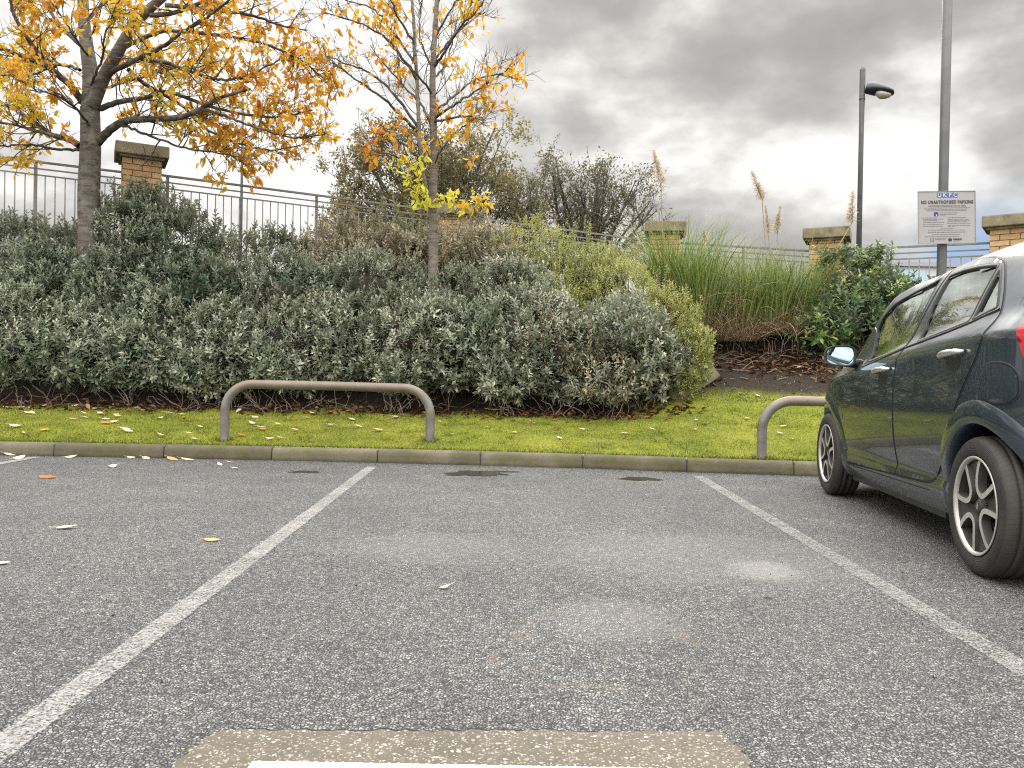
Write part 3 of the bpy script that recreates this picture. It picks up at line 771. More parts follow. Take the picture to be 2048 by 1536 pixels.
pampas('right pampas grass clump with four buff plumes, in front of the stone-capped pier', [gpt(1478, 620, 10.7, .1), gpt(1540, 622, 10.7, .1), gpt(1592, 626, 10.8, .05)], 47, 620, 1.15,
       [(1524, 398, 1503, 342, 10.8, .10), (1536, 466, 1530, 410, 10.9, .07), (1555, 466, 1561, 411, 10.7, .08), (1704, 446, 1707, 382, 11.0, .10)])
# low thatch of dead grass hanging over the soil
g = np.random.default_rng(77); ps = []
for px in range(1385, 1600, 12):
    p = gpt(px, 668 + 8 * math.sin(px * .05), 10.25 + .12 * math.sin(px), .24)
    ps.append(blades(p, 75, .44, .008, g, .22, (.5, 1.4), .6, (.40, .28), 5))
V, T, W = join(ps); o = link('dead_grass_thatch', np_mesh('dead_grass_thatch', V, T, tint=W), M_STRAW); tag(o, 'brown thatch of dead grass hanging over the bare soil under the pampas clumps', 'dead grass', kind='stuff')

# ------------------------------------------------------------------ mown mossy grass, leaf litter, sticks
g = np.random.default_rng(5)
n = 150000
x = g.uniform(-6.6, 5.2, n); d = g.uniform(0, 2.6, n) ** 1.0
y = yk(x) + KW + .004 + d
sm = soil_mask(x, y); keep = g.uniform(size=n) > sm * 1.08
x, y = x[keep], y[keep]; n = len(x)
z = tz(x, y)
a = g.uniform(0, 6.28, n); ln = g.uniform(.3, 1.3, n)
X = np.stack([np.cos(a) * np.sin(ln), np.sin(a) * np.sin(ln), np.cos(ln)], -1)
Zv = np.stack([g.normal(0, 1, n), g.normal(0, 1, n), np.ones(n)], -1)
patch = vnoise(x * 1.7, y * 1.7, 0, 21); fine_ = vnoise(x * 6, y * 9, 0, 22)
ti = np.clip(.52 + .15 * patch + .17 * fine_ + g.normal(0, .17, n) - .22 * sstep(1.2, 2.2, d[keep]) * sstep(.6, 1.6, x), 0, 1)
tb = np.array([(0, .5, 0), (0, -.5, 0), (1, 0, 0)]), np.array([(0, 1, 2)])
s = g.uniform(.012, .034, n); S3 = np.stack([s, np.full(n, .0055), s], -1)
# longer tufts: overhanging the kerb, round the hoop feet and here and there in the sward
xe = g.uniform(-6.6, 4.6, 5200); ye = yk(xe) + KW + np.abs(g.normal(0, .02, 5200))
tc = [(g.uniform(-6, 4.4), g.uniform(.1, 1.7)) for q in range(150)]; tc = [(a_, float(yk(a_)) + KW + b_) for a_, b_ in tc] + [(q.x + g.normal(0, .05), q.y + g.normal(-.02, .04)) for q in FEET for r in range(5)]
xt = np.concatenate([g.normal(a_, .035, 34) for a_, b_ in tc]); yt = np.concatenate([g.normal(b_, .03, 34) for a_, b_ in tc]); yt = np.maximum(yt, yk(xt) + KW + .004)
xl = np.concatenate([xe, xt]); yl = np.concatenate([ye, yt]); m_ = len(xl); al = g.uniform(0, 6.28, m_); ll = g.uniform(.2, 1.1, m_)
Xl = np.stack([np.cos(al) * np.sin(ll), np.sin(al) * np.sin(ll), np.cos(ll)], -1); Xl[:5200, 1] -= .55
sl_ = g.uniform(.02, .055, m_); x = np.concatenate([x, xl]); y = np.concatenate([y, yl]); z = np.concatenate([z, tz(xl, yl)]); X = np.concatenate([X, Xl]); Zv = np.concatenate([Zv, g.normal(0, 1, (m_, 3)) + [0, 0, 1]])
S3 = np.concatenate([S3, np.stack([sl_, np.full(m_, .006), sl_], -1)]); ti = np.concatenate([ti, np.clip(g.normal(.38, .2, m_), 0, 1)])
V, T, W = place(tb, np.stack([x, y, z - .003], -1), X, Zv, S3, ti)
M_GRASS = leaf_mat('moss_and_grass', [(0, (.03, .05, .010)), (.3, (.11, .14, .020)), (.6, (.235, .255, .038)), (.85, (.37, .365, .075)), (1, (.48, .43, .16))], rough=.7, trans=.3, spec=.15)
o = link('grass', np_mesh('grass', V, T, tint=W), M_GRASS); tag(o, 'short mossy yellow-green grass behind the kerb', 'grass', kind='stuff')

M_LITTER = leaf_mat('leaf_litter', [(0, (.03, .015, .008)), (.4, (.085, .040, .018)), (.7, (.17, .075, .028)), (.9, (.28, .17, .085)), (1, (.46, .36, .26))], rough=.75, trans=.1)
TPL_L = leaf_tpl(.45, -.12, .35, 3)
def litter(n, xr, dr, g, pts=None):
    x = g.uniform(*xr, n); d = g.normal(dr[0], dr[1], n)
    y = yk(x) + KW + d; return np.stack([x, y, tz(x, y) + .008], -1)
P = [litter(900, (-6.8, 1.6), (1.74, .12), g), litter(400, (-6.8, 1.6), (2.0, .2), g)]
for (px, py, k, sx, sy) in ((1600, 728, 330, .38, .18), (1480, 722, 130, .38, .2), (1400, 765, 50, .15, .2), (1660, 748, 60, .25, .15), (1340, 820, 60, .22, .16), (1450, 700, 30, .3, .2)):
    q = ground_hit(px, py)
    x = g.normal(q.x, sx, k); y = g.normal(q.y, sy, k); P.append(np.stack([x, y, tz(x, y) + .008], -1))
P = np.concatenate(P); n = len(P); a = g.uniform(0, 6.28, n)
X = np.stack([np.cos(a), np.sin(a), g.normal(.1, .3, n)], -1); Zv = np.stack([g.normal(0, .45, n), g.normal(0, .45, n), np.ones(n)], -1)
V, T, W = place(TPL_L, P, X, Zv, g.uniform(.05, .11, n), np.clip(g.normal(.45, .25, n), 0, 1))
o = link('leaf_litter', np_mesh('leaf_litter', V, T, tint=W), M_LITTER); tag(o, 'drift of rusty dead leaves under the hedge and on the soil', 'leaf litter', kind='stuff')
# dry sticks on the soil
ps = []
for k in range(48):
    px = g.uniform(1400, 1660); py = g.uniform(705, 765); q = ground_hit(px, py)
    a = g.normal(0, .5) + (math.pi if g.uniform() < .5 else 0); L = g.uniform(.08, .45) * (1 if py < 740 else .5)
    pt = [np.array([q.x + math.cos(a) * L * (t - .5), q.y + math.sin(a) * L * (t - .5), 0]) for t in np.linspace(0, 1, 5)]
    for i, p in enumerate(pt): p[2] = tz1(p[0], p[1]) + .012 + .05 * math.sin(i * 1.3 + k) * (L > .25) * .5 + .01
    ps.append((np.array(pt), np.full(5, g.uniform(.003, .007))))
for k in range(26):   # upright dead stems under the thatch
    q = ground_hit(g.uniform(1430, 1600), g.uniform(690, 712)); h_ = g.uniform(.12, .35)
    ps.append((np.array([[q.x, q.y, q.z - .02], [q.x + g.normal(0, .03), q.y, q.z + h_ * .5], [q.x + g.normal(0, .08), q.y + .05, q.z + h_]]), np.array([.007, .006, .004])))
V, T = np_tubes(ps, 5); o = link('dry_sticks', np_mesh('dry_sticks', V, T), simple('pale_stick', (.17, .125, .08), .85, 0, .35, 20)); tag(o, 'pale dry sticks scattered over the bare soil of the bank', 'sticks', kind='stuff')
# crumbs of soil and stone
n = 2600; x = g.uniform(1.2, 4.6, n); y = yk(x) + KW + g.uniform(1.95, 3.6, n); s = g.uniform(.006, .028, n) 
ico = np.array([(1, 0, 0), (-1, 0, 0), (0, 1, 0), (0, -1, 0), (0, 0, .7), (0, 0, -.7)], float) * .5
icot = np.array([(0, 2, 4), (2, 1, 4), (1, 3, 4), (3, 0, 4), (2, 0, 5), (1, 2, 5), (3, 1, 5), (0, 3, 5)])
V, T, W = place((ico, icot), np.stack([x, y, tz(x, y) + .003], -1), g.normal(size=(n, 3)), g.normal(size=(n, 3)), np.stack([s, s * g.uniform(.5, 1, n), s * .7], -1), np.clip(g.normal(.35, .2, n) + (g.uniform(size=n) > .95) * .5, 0, 1))
o = link('soil_crumbs', np_mesh('soil_crumbs', V, T, smooth=False, tint=W), leaf_mat('soil_crumb', [(0, (.012, .009, .007)), (.6, (.06, .045, .033)), (1, (.42, .38, .33))], rough=.95, trans=0)); tag(o, kind='stuff', label='dark crumbs of soil and small pale stones on the bank', cat='soil')

# grit swept into the gutter and scattered over the tarmac
n = 2600; x = g.uniform(-5.2, 3.2, n); y = yk(x) - np.abs(g.exponential(.16, n)) - .004; k = 500
x[:k] = g.uniform(-2.5, 2.6, k); y[:k] = g.uniform(1.9, 6.5, k); s = g.uniform(.003, .012, n)
V, T, W = place((ico, icot), np.stack([x, y, s * .2], -1), g.normal(size=(n, 3)), g.normal(size=(n, 3)), np.stack([s, s * g.uniform(.5, 1, n), s * .7], -1), np.clip(g.normal(.4, .25, n), 0, 1))
o = link('gutter_grit', np_mesh('gutter_grit', V, T, smooth=False, tint=W), leaf_mat('grit_stone', [(0, (.02, .017, .013)), (.6, (.10, .085, .065)), (1, (.34, .31, .27))], rough=.95, trans=0)); tag(o, kind='stuff', label='dark grit and crumbs swept into the gutter along the kerb', cat='grit')

# ------------------------------------------------------------------ fallen leaves one can count
M_FALL = leaf_mat('fallen_leaf', [(0, (.55, .12, .02)), (.25, (.50, .24, .05)), (.5, (.42, .30, .17)), (.75, (.56, .44, .33)), (1, (.66, .56, .43))], rough=.6, trans=.15)
fl = []
def fallen(px, py, size, ti, label, group=None, curl=.35, rot=None, wide=.5):
    q = on_z(px, py, .0) if py > 928 or (py > 905 and px < 480) else ground_hit(px, py)
    tpl = leaf_tpl(wide, curl * g.uniform(.2, .7), -curl * g.uniform(.4, .9), 5, .85)
    a = g.uniform(0, 6.28) if rot is None else rot
    V, T, W = place(tpl, np.zeros((1, 3)), np.array([[math.cos(a), math.sin(a), g.normal(0.05, .12)]]), np.array([[g.normal(0, .2), g.normal(0, .2), 1]]), np.array([size * .88]), np.array([min(ti, .9)]))
    V = V - V.mean(0); V[:, 2] -= V[:, 2].min() - .004
    st, stt = np_tubes([(np.array([V[0], V[0] + (V[0] - V[3]) * .25, V[0] + (V[0] - V[3]) * .45 + [0, 0, .006]]), np.array([.0018, .0015, .0012]))], 4)
    T = np.concatenate([T, stt + len(V)]); V = np.concatenate([V, st]); W = np.full(len(V), ti)
    slope = 0 if q.z < .01 else q.z
    o = link('fallen_leaf', np_mesh('fallen_leaf', V, T, tint=W), M_FALL); o.location = (q.x, q.y, q.z + (.014 if q.z > .05 else 0.0))
    tag(o, label, 'leaf', group); return o
fallen(95, 956, .15, .0, 'bright orange curled leaf alone on the asphalt near the left kerb', rot=0)
fallen(133, 1058, .115, .95, 'pale straw leaf on the left of the car park, nearest the left bay edge', rot=.2)
fallen(424, 1082, .09, .45, 'small tan leaf lying between the orange leaf and the middle bay line', rot=0)
fallen(4, 1129, .07, .9, 'pale leaf cut by the left edge of the photo on the asphalt')
fallen(889, 1178, .055, .70, 'pinkish tan leaf alone in the middle parking bay')
fallen(960, 1189, .03, .75, 'tiny pale leaf scrap beside the pinkish leaf in the middle bay')
fallen(214, 914, .11, .18, 'yellow-orange leaf propped up against the foot of the kerb')
fallen(225, 935, .075, .98, 'small star-like cream leaf on the asphalt below the yellow-orange leaf', wide=.9)
GG = 'pale leaves in the kerb gutter'
for (px, py, s_) in ((20, 911, .12), (38, 918, .14), (142, 916, .12), (262, 917, .09), (292, 918, .10), (345, 920, .15), (375, 922, .14), (440, 931, .08), (470, 938, .09), (458, 925, .05)):
    fallen(px, py, s_, float(np.clip(g.normal(.75, .18), .2, 1)), 'pale dry leaf lying in the gutter along the left stretch of kerb', GG, rot=g.normal(0, .4))
GV = 'dry leaves lying on the mossy verge'
vp = [(12, 818), (42, 818), (90, 862), (55, 829), (130, 840), (146, 842), (168, 830), (172, 838), (212, 842), (228, 847), (30, 856), (48, 870), (250, 862), (256, 866), (322, 839), (322, 875), (365, 832), (403, 840), (400, 857), (378, 869), (390, 881), (510, 838), (505, 850), (556, 852), (523, 860), (590, 863), (540, 881), (560, 879), (662, 853), (718, 857), (756, 864), (614, 838), (625, 830), (705, 842), (790, 838), (880, 846), (285, 824), (234, 832), (235, 835), (200, 830), (338, 829), (190, 820), (150, 815), (975, 858), (1030, 868), (905, 872), (1070, 850), (1120, 880), (1165, 862), (1392, 843), (1410, 850), (1390, 862), (1494, 840), (1566, 856), (1560, 870), (1585, 882), (1484, 790), (1516, 795), (660, 818), (690, 815), (480, 818), (90, 815), (1250, 870), (1305, 862)]
for i, (px, py) in enumerate(vp):
    t_ = float(np.clip(g.normal(.80, .12), .55, 1)); 
    if i in (2, 4, 17): continue
    fallen(px, py, g.uniform(.06, .13) * (1 if px < 800 else .7), t_, 'pale dry leaf on the mossy grass verge behind the kerb', GV, rot=g.normal(0, .5))
GO = 'rusty leaves lying on the mossy verge'
for (px, py) in ((90, 863), (212, 849), (368, 838), (205, 832), (482, 874), (525, 862), (1340, 838)):
    fallen(px, py, g.uniform(.09, .13), float(g.uniform(.02, .3)), 'rusty orange leaf on the mossy grass verge behind the kerb', GO, rot=g.normal(0, .5))
# ------------------------------------------------------------------ trees
def spline(pts, k=8):
    """Catmull-Rom through pts"""
    P = np.array([tuple(p) for p in pts], float); P = np.vstack([2 * P[0] - P[1], P, 2 * P[-1] - P[-2]])
    o = []
    for i in range(1, len(P) - 2):
        t = np.linspace(0, 1, k, endpoint=False)[:, None]
        a, b, c, d = P[i - 1], P[i], P[i + 1], P[i + 2]
        o.append(.5 * ((2 * b) + (c - a) * t + (2 * a - 5 * b + 4 * c - d) * t ** 2 + (3 * b - a - 3 * c + d) * t ** 3))
    return np.vstack(o + [P[-2][None]])

class Tree:
    def __init__(s, seed): s.g = np.random.default_rng(seed); s.paths = []; s.sites = []
    def limb(s, pts, r0, r1, k=8):
        P = spline(pts, k); P[1:-1] += s.g.normal(0, min(.006, .0012 / max(r0, .01) * .1), (len(P) - 2, 3))
        s.paths.append((P, np.linspace(r0, r1, len(P)))); return P
    def wig(s, p, d, L, r, n=5, up=.0, wob=.22):
        P = [np.array(p, float)]; d = d / np.linalg.norm(d)
        for i in range(n):
            d = d + s.g.normal(0, wob, 3) * .6 + np.array([0, 0, up]); d = d / np.linalg.norm(d)
            P.append(P[-1] + d * L / n)
        P = np.array(P); s.paths.append((P, np.linspace(r, max(r * .3, .0018), n + 1))); return P
    def side(s, P, n, L, r, t0=.2, t1=1.0, up=.08, spread=1.0, fall=.5, flat=1.0, n_seg=5):
        out = []
        for i in range(n):
            t = s.g.uniform(t0, t1); f = t * (len(P) - 1); k = min(int(f), len(P) - 2); p = P[k] + (P[k + 1] - P[k]) * (f - k)
            d0 = P[k + 1] - P[k]; d0 = d0 / (np.linalg.norm(d0) + 1e-9)
            d = d0 * s.g.uniform(.3, .9) + unit(s.g.normal(size=3)) * spread * np.array([1, 1, flat]) + np.array([0, 0, .25])
            out.append(s.wig(p, d, L * s.g.uniform(.6, 1.2) * (1 - fall * t), r * (1 - .5 * t), n_seg, up))
        return out
    def twigs(s, paths, per, L, r=.004, up=.05, t0=.25, prob=None, seg=3):
        for P in paths:
            m = s.g.poisson(per)
            for i in range(m):
                t = s.g.uniform(t0, 1.0); f = t * (len(P) - 1); k = min(int(f), len(P) - 2); p = P[k] + (P[k + 1] - P[k]) * (f - k)
                d = (P[k + 1] - P[k]) / (np.linalg.norm(P[k + 1] - P[k]) + 1e-9) * .7 + s.g.normal(0, .6, 3) + np.array([0, 0, .15])
                T = s.wig(p, d, L * s.g.uniform(.5, 1.3), r, seg, up)
                s.sites.append(T)

def branch_mesh(name, paths, base, mat, parent, part='branches'):
    big = [p for p in paths if p[1].max() > .03]; mid = [p for p in paths if .008 < p[1].max() <= .03]; sm = [p for p in paths if p[1].max() <= .008]
    Vs, Ts, b = [], [], 0
    for grp, n in ((big, 12), (mid, 6), (sm, 3)):
        if grp:
            V, T = np_tubes(grp, n); Vs.append(V); Ts.append(T + b); b += len(V)
    return link(part, np_mesh(name, np.concatenate(Vs) - base, np.concatenate(Ts)), mat, parent)

def bark(name, col, scale=1.0, band=True):
    m, nt, out = new_mat(name); co = coords(nt)
    mp = N(nt, 'ShaderNodeMapping', inp={'Vector': co, 'Scale': (4 * scale, 4 * scale, 26 * scale)}).outputs[0]
    n1 = noise(nt, mp, 1.2, 5, .65, .4); n2 = noise(nt, co, 9, 5, .6); n3 = noise(nt, co, 60, 4, .7)
    lo = tuple(c * .38 for c in col); hi = tuple(min(1, c * 1.55) for c in col)
    c = ramp(nt, n1, [(.30, lo), (.5, col), (.72, hi)])
    c = mixc(nt, math_n(nt, 'MULTIPLY', ramp(nt, n2, [(.48, (0, 0, 0)), (.66, (1, 1, 1))]), .6), c, (.20, .20, .15))
    b = N(nt, 'ShaderNodeBsdfPrincipled', inp={'Base Color': c, 'Roughness': .85, 'Specular IOR Level': .25})
    bn = N(nt, 'ShaderNodeBump', inp={'Strength': .7, 'Distance': .012, 'Height': math_n(nt, 'ADD', n1, math_n(nt, 'MULTIPLY', n3, .5))})
    nt.links.new(bn.outputs[0], b.inputs['Normal']); nt.links.new(b.outputs[0], out.inputs[0]); return m
M_BARK1 = bark('cherry_bark', (.098, .082, .072)); M_LIMB = bark('dark_limb_bark', (.052, .042, .038))
M_BARK2 = bark('slender_bark', (.15, .125, .105), 1.4)
M_BARK3 = bark('dark_bark', (.055, .043, .034), 1.0)
M_AUT = leaf_mat('autumn_leaf', [(0, (.42, .075, .03)), (.18, (.54, .16, .026)), (.4, (.60, .27, .026)), (.62, (.62, .36, .03)), (.8, (.60, .42, .045)), (1, (.45, .42, .06))], rough=.5, trans=.55, spec=.3)
M_AUT2 = leaf_mat('autumn_leaf_sparse', [(0, (.42, .13, .03)), (.25, (.56, .22, .03)), (.5, (.64, .36, .035)), (.75, (.72, .56, .05)), (1, (.60, .62, .08))], rough=.5, trans=.55, spec=.3)
TPL_C = leaf_tpl(.47, .42, .26, 4, .9)

def hang(sites, g, per, size, tintf, keepf=None):
    """drooping leaves along the outer half of each twig"""
    O, X, S, Ti = [], [], [], []
    for P in sites:
        m = g.poisson(per)
        if keepf is not None: m = keepf(P[-1], m)
        for i in range(m):
            t = g.uniform(.2, 1.0); f = t * (len(P) - 1); k = min(int(f), len(P) - 2)
            p = P[k] + (P[k + 1] - P[k]) * (f - k)
            dr = (P[-1] - P[0]); dr = dr / (np.linalg.norm(dr) + 1e-9)
            O.append(p + g.normal(0, .01, 3)); X.append(np.array([0, 0, -1.0]) * g.uniform(.35, 1.1) + dr * .45 + g.normal(0, .38, 3))
            S.append(size * g.uniform(.65, 1.25)); Ti.append(tintf(p) + g.normal(0, .13))
    O = np.array(O); X = np.array(X); n = len(O)
    return place(TPL_C, O, X, g.normal(size=(n, 3)), np.array(S), np.clip(Ti, 0, 1))

# ---- the big orange tree on the left
tr = Tree(41); Y0 = 9.75
def L_(*p): return [at(px, py, Y0 + dy) for px, py, dy in p]
b0 = at(178, 520, Y0); base = np.array([b0.x, b0.y, tz1(b0.x, b0.y)])
trunk = Tree(1)
trunk.limb([Vector(base) - Vector((0, 0, .1)), at(179, 470, Y0), at(178, 380, Y0), at(181, 290, Y0), at(180, 215, Y0)], .142, .108, 10)
TP = spline(L_((180, 225, 0), (181, 150, .05), (172, 80, .12), (166, 0, .2), (170, -120, .3), (180, -260, .3)), 8); trunk.paths.append((TP, np.linspace(.105, .035, len(TP))))
RL = spline(L_((184, 212, -.03), (205, 160, -.1), (235, 105, -.2), (272, 45, -.3), (325, -5, -.4), (400, -70, -.5), (470, -160, -.5)), 8); trunk.paths.append((RL, np.linspace(.085, .03, len(RL))))
limbs = []
def LB(r0, r1, *p): limbs.append(tr.limb(L_(*p), r0, r1)); return limbs[-1]
LB(.052, .014, (196, 285, 0), (222, 258, -.12), (255, 241, -.25), (310, 238, -.35), (362, 234, -.5), (402, 217, -.6), (440, 196, -.7), (500, 178, -.9))
LB(.036, .010, (198, 217, 0), (240, 204, .1), (290, 195, .25), (332, 184, .4), (380, 198, .55), (440, 218, .7), (500, 230, .8), (560, 234, .9), (625, 220, .9))
LB(.034, .010, (212, 150, -.1), (250, 130, -.3), (290, 112, -.5), (330, 90, -.7), (370, 62, -.9), (420, 30, -1.1), (480, -20, -1.3))
LB(.026, .008, (272, 122, -.35), (330, 125, -.4), (400, 150, -.5), (450, 160, -.6), (510, 145, -.8), (560, 118, -.9))
LB(.028, .008, (256, 138, .1), (285, 165, .3), (325, 188, .5), (362, 210, .6), (410, 255, .7), (470, 285, .9), (540, 300, 1.0), (600, 290, 1.1))
LB(.030, .009, (300, 30, -.35), (350, 25, -.3), (410, 0, -.2), (480, -40, 0), (560, -70, .1))
LB(.026, .008, (330, 10, -.4), (420, 20, -.2), (500, 30, .1), (560, 50, .3), (615, 60, .4))
LB(.030, .008, (240, 98, -.2), (330, 62, .2), (430, 70, .5), (520, 85, .7), (600, 120, .9), (650, 160, 1.0))
LB(.045, .012, (166, 205, 0), (140, 170, -.15), (105, 140, -.3), (75, 105, -.4), (45, 60, -.5), (25, 20, -.55), (18, -40, -.6))
LB(.032, .010, (95, 132, -.35), (50, 115, -.5), (0, 96, -.7), (-60, 80, -.9), (-130, 60, -1.1))
LB(.042, .011, (160, 292, 0), (135, 278, .1), (100, 268, .25), (60, 240, .4), (25, 215, .5), (-20, 205, .6), (-80, 180, .8))
LB(.026, .008, (125, 274, .1), (70, 262, .15), (10, 246, .1), (-60, 250, 0))
LB(.030, .009, (170, 100, .1), (125, 55, .3), (85, 0, .5), (40, -60, .7))
LB(.028, .009, (168, 45, .15), (215, 0, .6), (280, -60, 1.0), (340, -120, 1.2))
LB(.022, .007, (160, 140, .1), (120, 130, .5), (60, 150, .9), (0, 150, 1.2), (-50, 140, 1.4))
LB(.022, .007, (190, 190, .1), (230, 170, .7), (300, 150, 1.2), (380, 130, 1.6), (450, 120, 1.8))
LB(.020, .007, (158, 300, 0), (110, 298, -.2), (60, 290, -.35), (0, 292, -.5), (-70, 300, -.6))
LB(.018, .006, (400, 217, -.6), (450, 232, -.7), (520, 258, -.8), (590, 276, -.8), (650, 268, -.9))
LB(.018, .006, (240, 248, -.2), (300, 272, -.2), (370, 296, -.3), (440, 306, -.3), (510, 318, -.4))
LB(.018, .006, (178, 250, -.1), (150, 215, -.5), (110, 190, -.8), (60, 180, -1.0))
LB(.016, .006, (182, 170, -.1), (205, 110, -.6), (215, 50, -.9), (240, 0, -1.1)); LB(.016, .006, (176, 110, -.05), (140, 60, -.5), (110, 10, -.7))
LB(.030, .009, (172, -60, .25), (120, -120, 0), (60, -170, -.2)); LB(.030, .009, (180, -100, .25), (250, -170, 0), (330, -230, -.2)); LB(.030, .009, (420, -90, -.5), (520, -130, -.4), (600, -170, -.3))
sec = []
for P in limbs:
    L = np.linalg.norm(np.diff(P, axis=0), axis=1).sum()
    sec += tr.side(P, int(L * 9.5), .62, .011, .22, 1.0, .03, .9, .45, .8)
    sec.append(P[len(P) // 2:])
for P in (TP, RL): sec += tr.side(P, 12, .7, .012, .3, 1.0, .05, 1.0, .4)
ter = tr.side(np.vstack([sec[0]]), 0, .3, .005)
for P in sec: ter += tr.side(P, tr.g.poisson(1.6), .32, .0055, .25, 1.0, .02, .8, .4, .8, 4)
tr.twigs(sec, 3.0, .20, .0038, .0)
tr.twigs(ter, 2.0, .16, .0032, .0)
root = empty('orange_cherry_tree', tuple(base)); tag(root, 'large tree full of orange and gold leaves with a thick grey trunk, on the left', 'tree')
branch_mesh('orange_tree_trunk', trunk.paths, base, M_BARK1, root, 'trunk')
branch_mesh('orange_tree_branches', tr.paths, base, M_LIMB, root)
g = np.random.default_rng(9)
CR = at(180, 150, Y0)
def tint1(p):
    up = (p[2] - 4.3) * .08; rt = (p[0] - CR.x) * .045
    return .70 - abs(up) * .8 - rt + .16 * vnoise(p[0] * 1.7, p[1] * 1.7, p[2] * 1.7, 4)
def keep1(p, m):
    k = vnoise(p[0] * 1.5, p[1] * 1.5, p[2] * 1.5, 14)
    if -5.15 < p[0] < -4.15 and p[2] < 3.95: return 0
    return m if k > -.55 else int(m * .25)
V, T, W = hang(tr.sites, g, 3.0, .086, tint1, keep1)
link('crown', np_mesh('orange_tree_crown', V - base, T, tint=W), M_AUT, root)
print('tree1', len(tr.paths), len(V) // 11)

# ---- the slender, half-bare tree
tr = Tree(52); Y0 = 9.75
b0 = at(866, 575, Y0); base = np.array([b0.x, b0.y, tz1(b0.x, b0.y)])
trunk = Tree(2)
trunk.limb([Vector(base) - Vector((0, 0, .1)), at(866, 560, Y0), at(867, 480, Y0), at(866, 420, Y0), at(867, 330, Y0), at(867, 250, Y0), at(865, 170, Y0), at(868, 90, Y0), at(873, 20, Y0), at(880, -90, Y0), at(884, -190, Y0)], .068, .018, 8)
TP = trunk.paths[-1][0]
CO = trunk.limb(L_((866, 418, 0), (856, 400, -.08), (848, 360, -.12), (840, 300, -.15), (837, 230, -.15), (833, 150, -.15), (829, 70, -.15), (824, 0, -.15), (818, -90, -.15)), .034, .014, 8)
limbs = []
for r0, p in [
  (.022, [(838, 265, -.15), (805, 235, -.3), (770, 200, -.5), (720, 165, -.7), (665, 125, -.9)]),
  (.020, [(836, 255, -.15), (790, 190, 0), (745, 150, .15), (700, 130, .3), (655, 112, .4)]),
  (.018, [(834, 160, -.15), (800, 110, -.3), (765, 70, -.45), (715, 45, -.6), (650, 25, -.8)]),
  (.018, [(832, 130, -.15), (790, 70, .1), (750, 20, .2), (690, 0, .3)]),
  (.016, [(830, 90, -.15), (795, 30, -.3), (770, -30, -.4)]),
  (.020, [(866, 262, 0), (848, 215, .3), (815, 180, .6), (770, 130, .8), (740, 90, 1.0)]),
  (.020, [(867, 238, 0), (900, 215, -.2), (940, 190, -.3), (985, 160, -.45), (1030, 128, -.6)]),
  (.017, [(867, 225, 0), (905, 195, .2), (950, 160, .4), (1000, 150, .5), (1035, 160, .6)]),
  (.016, [(866, 245, 0), (895, 238, -.4), (935, 232, -.6), (965, 240, -.7)]),
  (.018, [(868, 135, 0), (895, 95, -.2), (925, 50, -.4), (960, 15, -.5), (975, -20, -.6)]),
  (.017, [(868, 120, 0), (905, 75, .3), (945, 35, .4), (970, 25, .5)]),
  (.016, [(870, 75, 0), (895, 30, -.1), (925, -20, -.2)]),
  (.016, [(866, 190, 0), (835, 150, -.3), (800, 120, -.4)]),
  (.016, [(866, 140, 0), (850, 105, .2), (838, 60, .3), (845, 0, .35)]),
  (.014, [(866, 160, 0), (890, 130, .4), (905, 80, .6), (915, 40, .7)]),
  (.013, [(846, 350, -.12), (815, 325, -.3), (785, 310, -.5), (740, 300, -.6)]),
  (.012, [(842, 320, -.15), (810, 290, -.1), (770, 270, 0), (735, 262, .1)]),
  (.012, [(852, 385, -.1), (835, 360, -.3), (820, 335, -.35), (806, 325, -.4)]),
  (.010, [(862, 412, 0), (845, 395, -.3), (830, 380, -.4)]),
  (.010, [(868, 408, 0), (895, 398, -.35), (930, 398, -.5), (965, 405, -.6)]),
  (.010, [(867, 330, 0), (890, 290, -.3), (925, 255, -.45), (950, 240, -.5)]),
  (.016, [(818, -60, -.15), (760, -110, -.2)]), (.016, [(882, -120, 0), (940, -170, 0)])]:
    limbs.append(tr.limb(L_(*p), r0, .006, 6))
sec = []
for P in limbs:
    L = np.linalg.norm(np.diff(P, axis=0), axis=1).sum()
    sec += tr.side(P, int(L * 6.5 + 1), .5, .0065, .2, 1.0, .07, .6, .4, .8); sec.append(P[len(P) // 2:])
for P in (TP[40:], CO[16:]): sec += tr.side(P, 12, .5, .008, .1, 1.0, .10, .7, .4)
tr.twigs(sec, 5.4, .20, .0036, .05)
root = empty('slender_cherry_tree', tuple(base)); tag(root, 'slender half-bare tree with a few yellow and orange leaves and a forked thin trunk', 'tree')
branch_mesh('slender_trunk', trunk.paths, base, M_BARK2, root, 'trunk'); branch_mesh('slender_branches', tr.paths, base, M_LIMB, root)
CL = [(1030, 150, -.6, .33, .45), (990, 175, -.4, .3, .42), (935, 235, -.55, .32, .5), (905, 262, -.4, .28, .45), (880, 215, -.1, .2, .4), (945, 15, -.4, .24, .55), (960, 55, .3, .2, .5), (880, 20, 0, .2, .45),
      (735, 30, -.5, .26, .5), (775, 20, -.3, .24, .45), (700, 60, -.6, .22, .4), (790, 65, -.3, .22, .45), (760, 110, .6, .2, .4), (740, 268, .1, .24, .30), (750, 300, -.6, .22, .35), (800, 250, -.3, .28, .42), (815, 330, -.35, .22, .85),
      (838, 385, -.35, .3, .95), (870, 400, -.2, .22, .95), (905, 405, -.4, .26, .88), (950, 405, -.6, .22, .65), (845, 295, -.2, .2, .55), (940, 320, 0, .1, .5), (1040, 135, -.6, .2, .4), (820, 130, 0, .2, .5), (900, 120, .2, .2, .55)]
CLW = [(np.array(at(a, b, Y0 + c)), r, t) for a, b, c, r, t in CL]
g = np.random.default_rng(19)
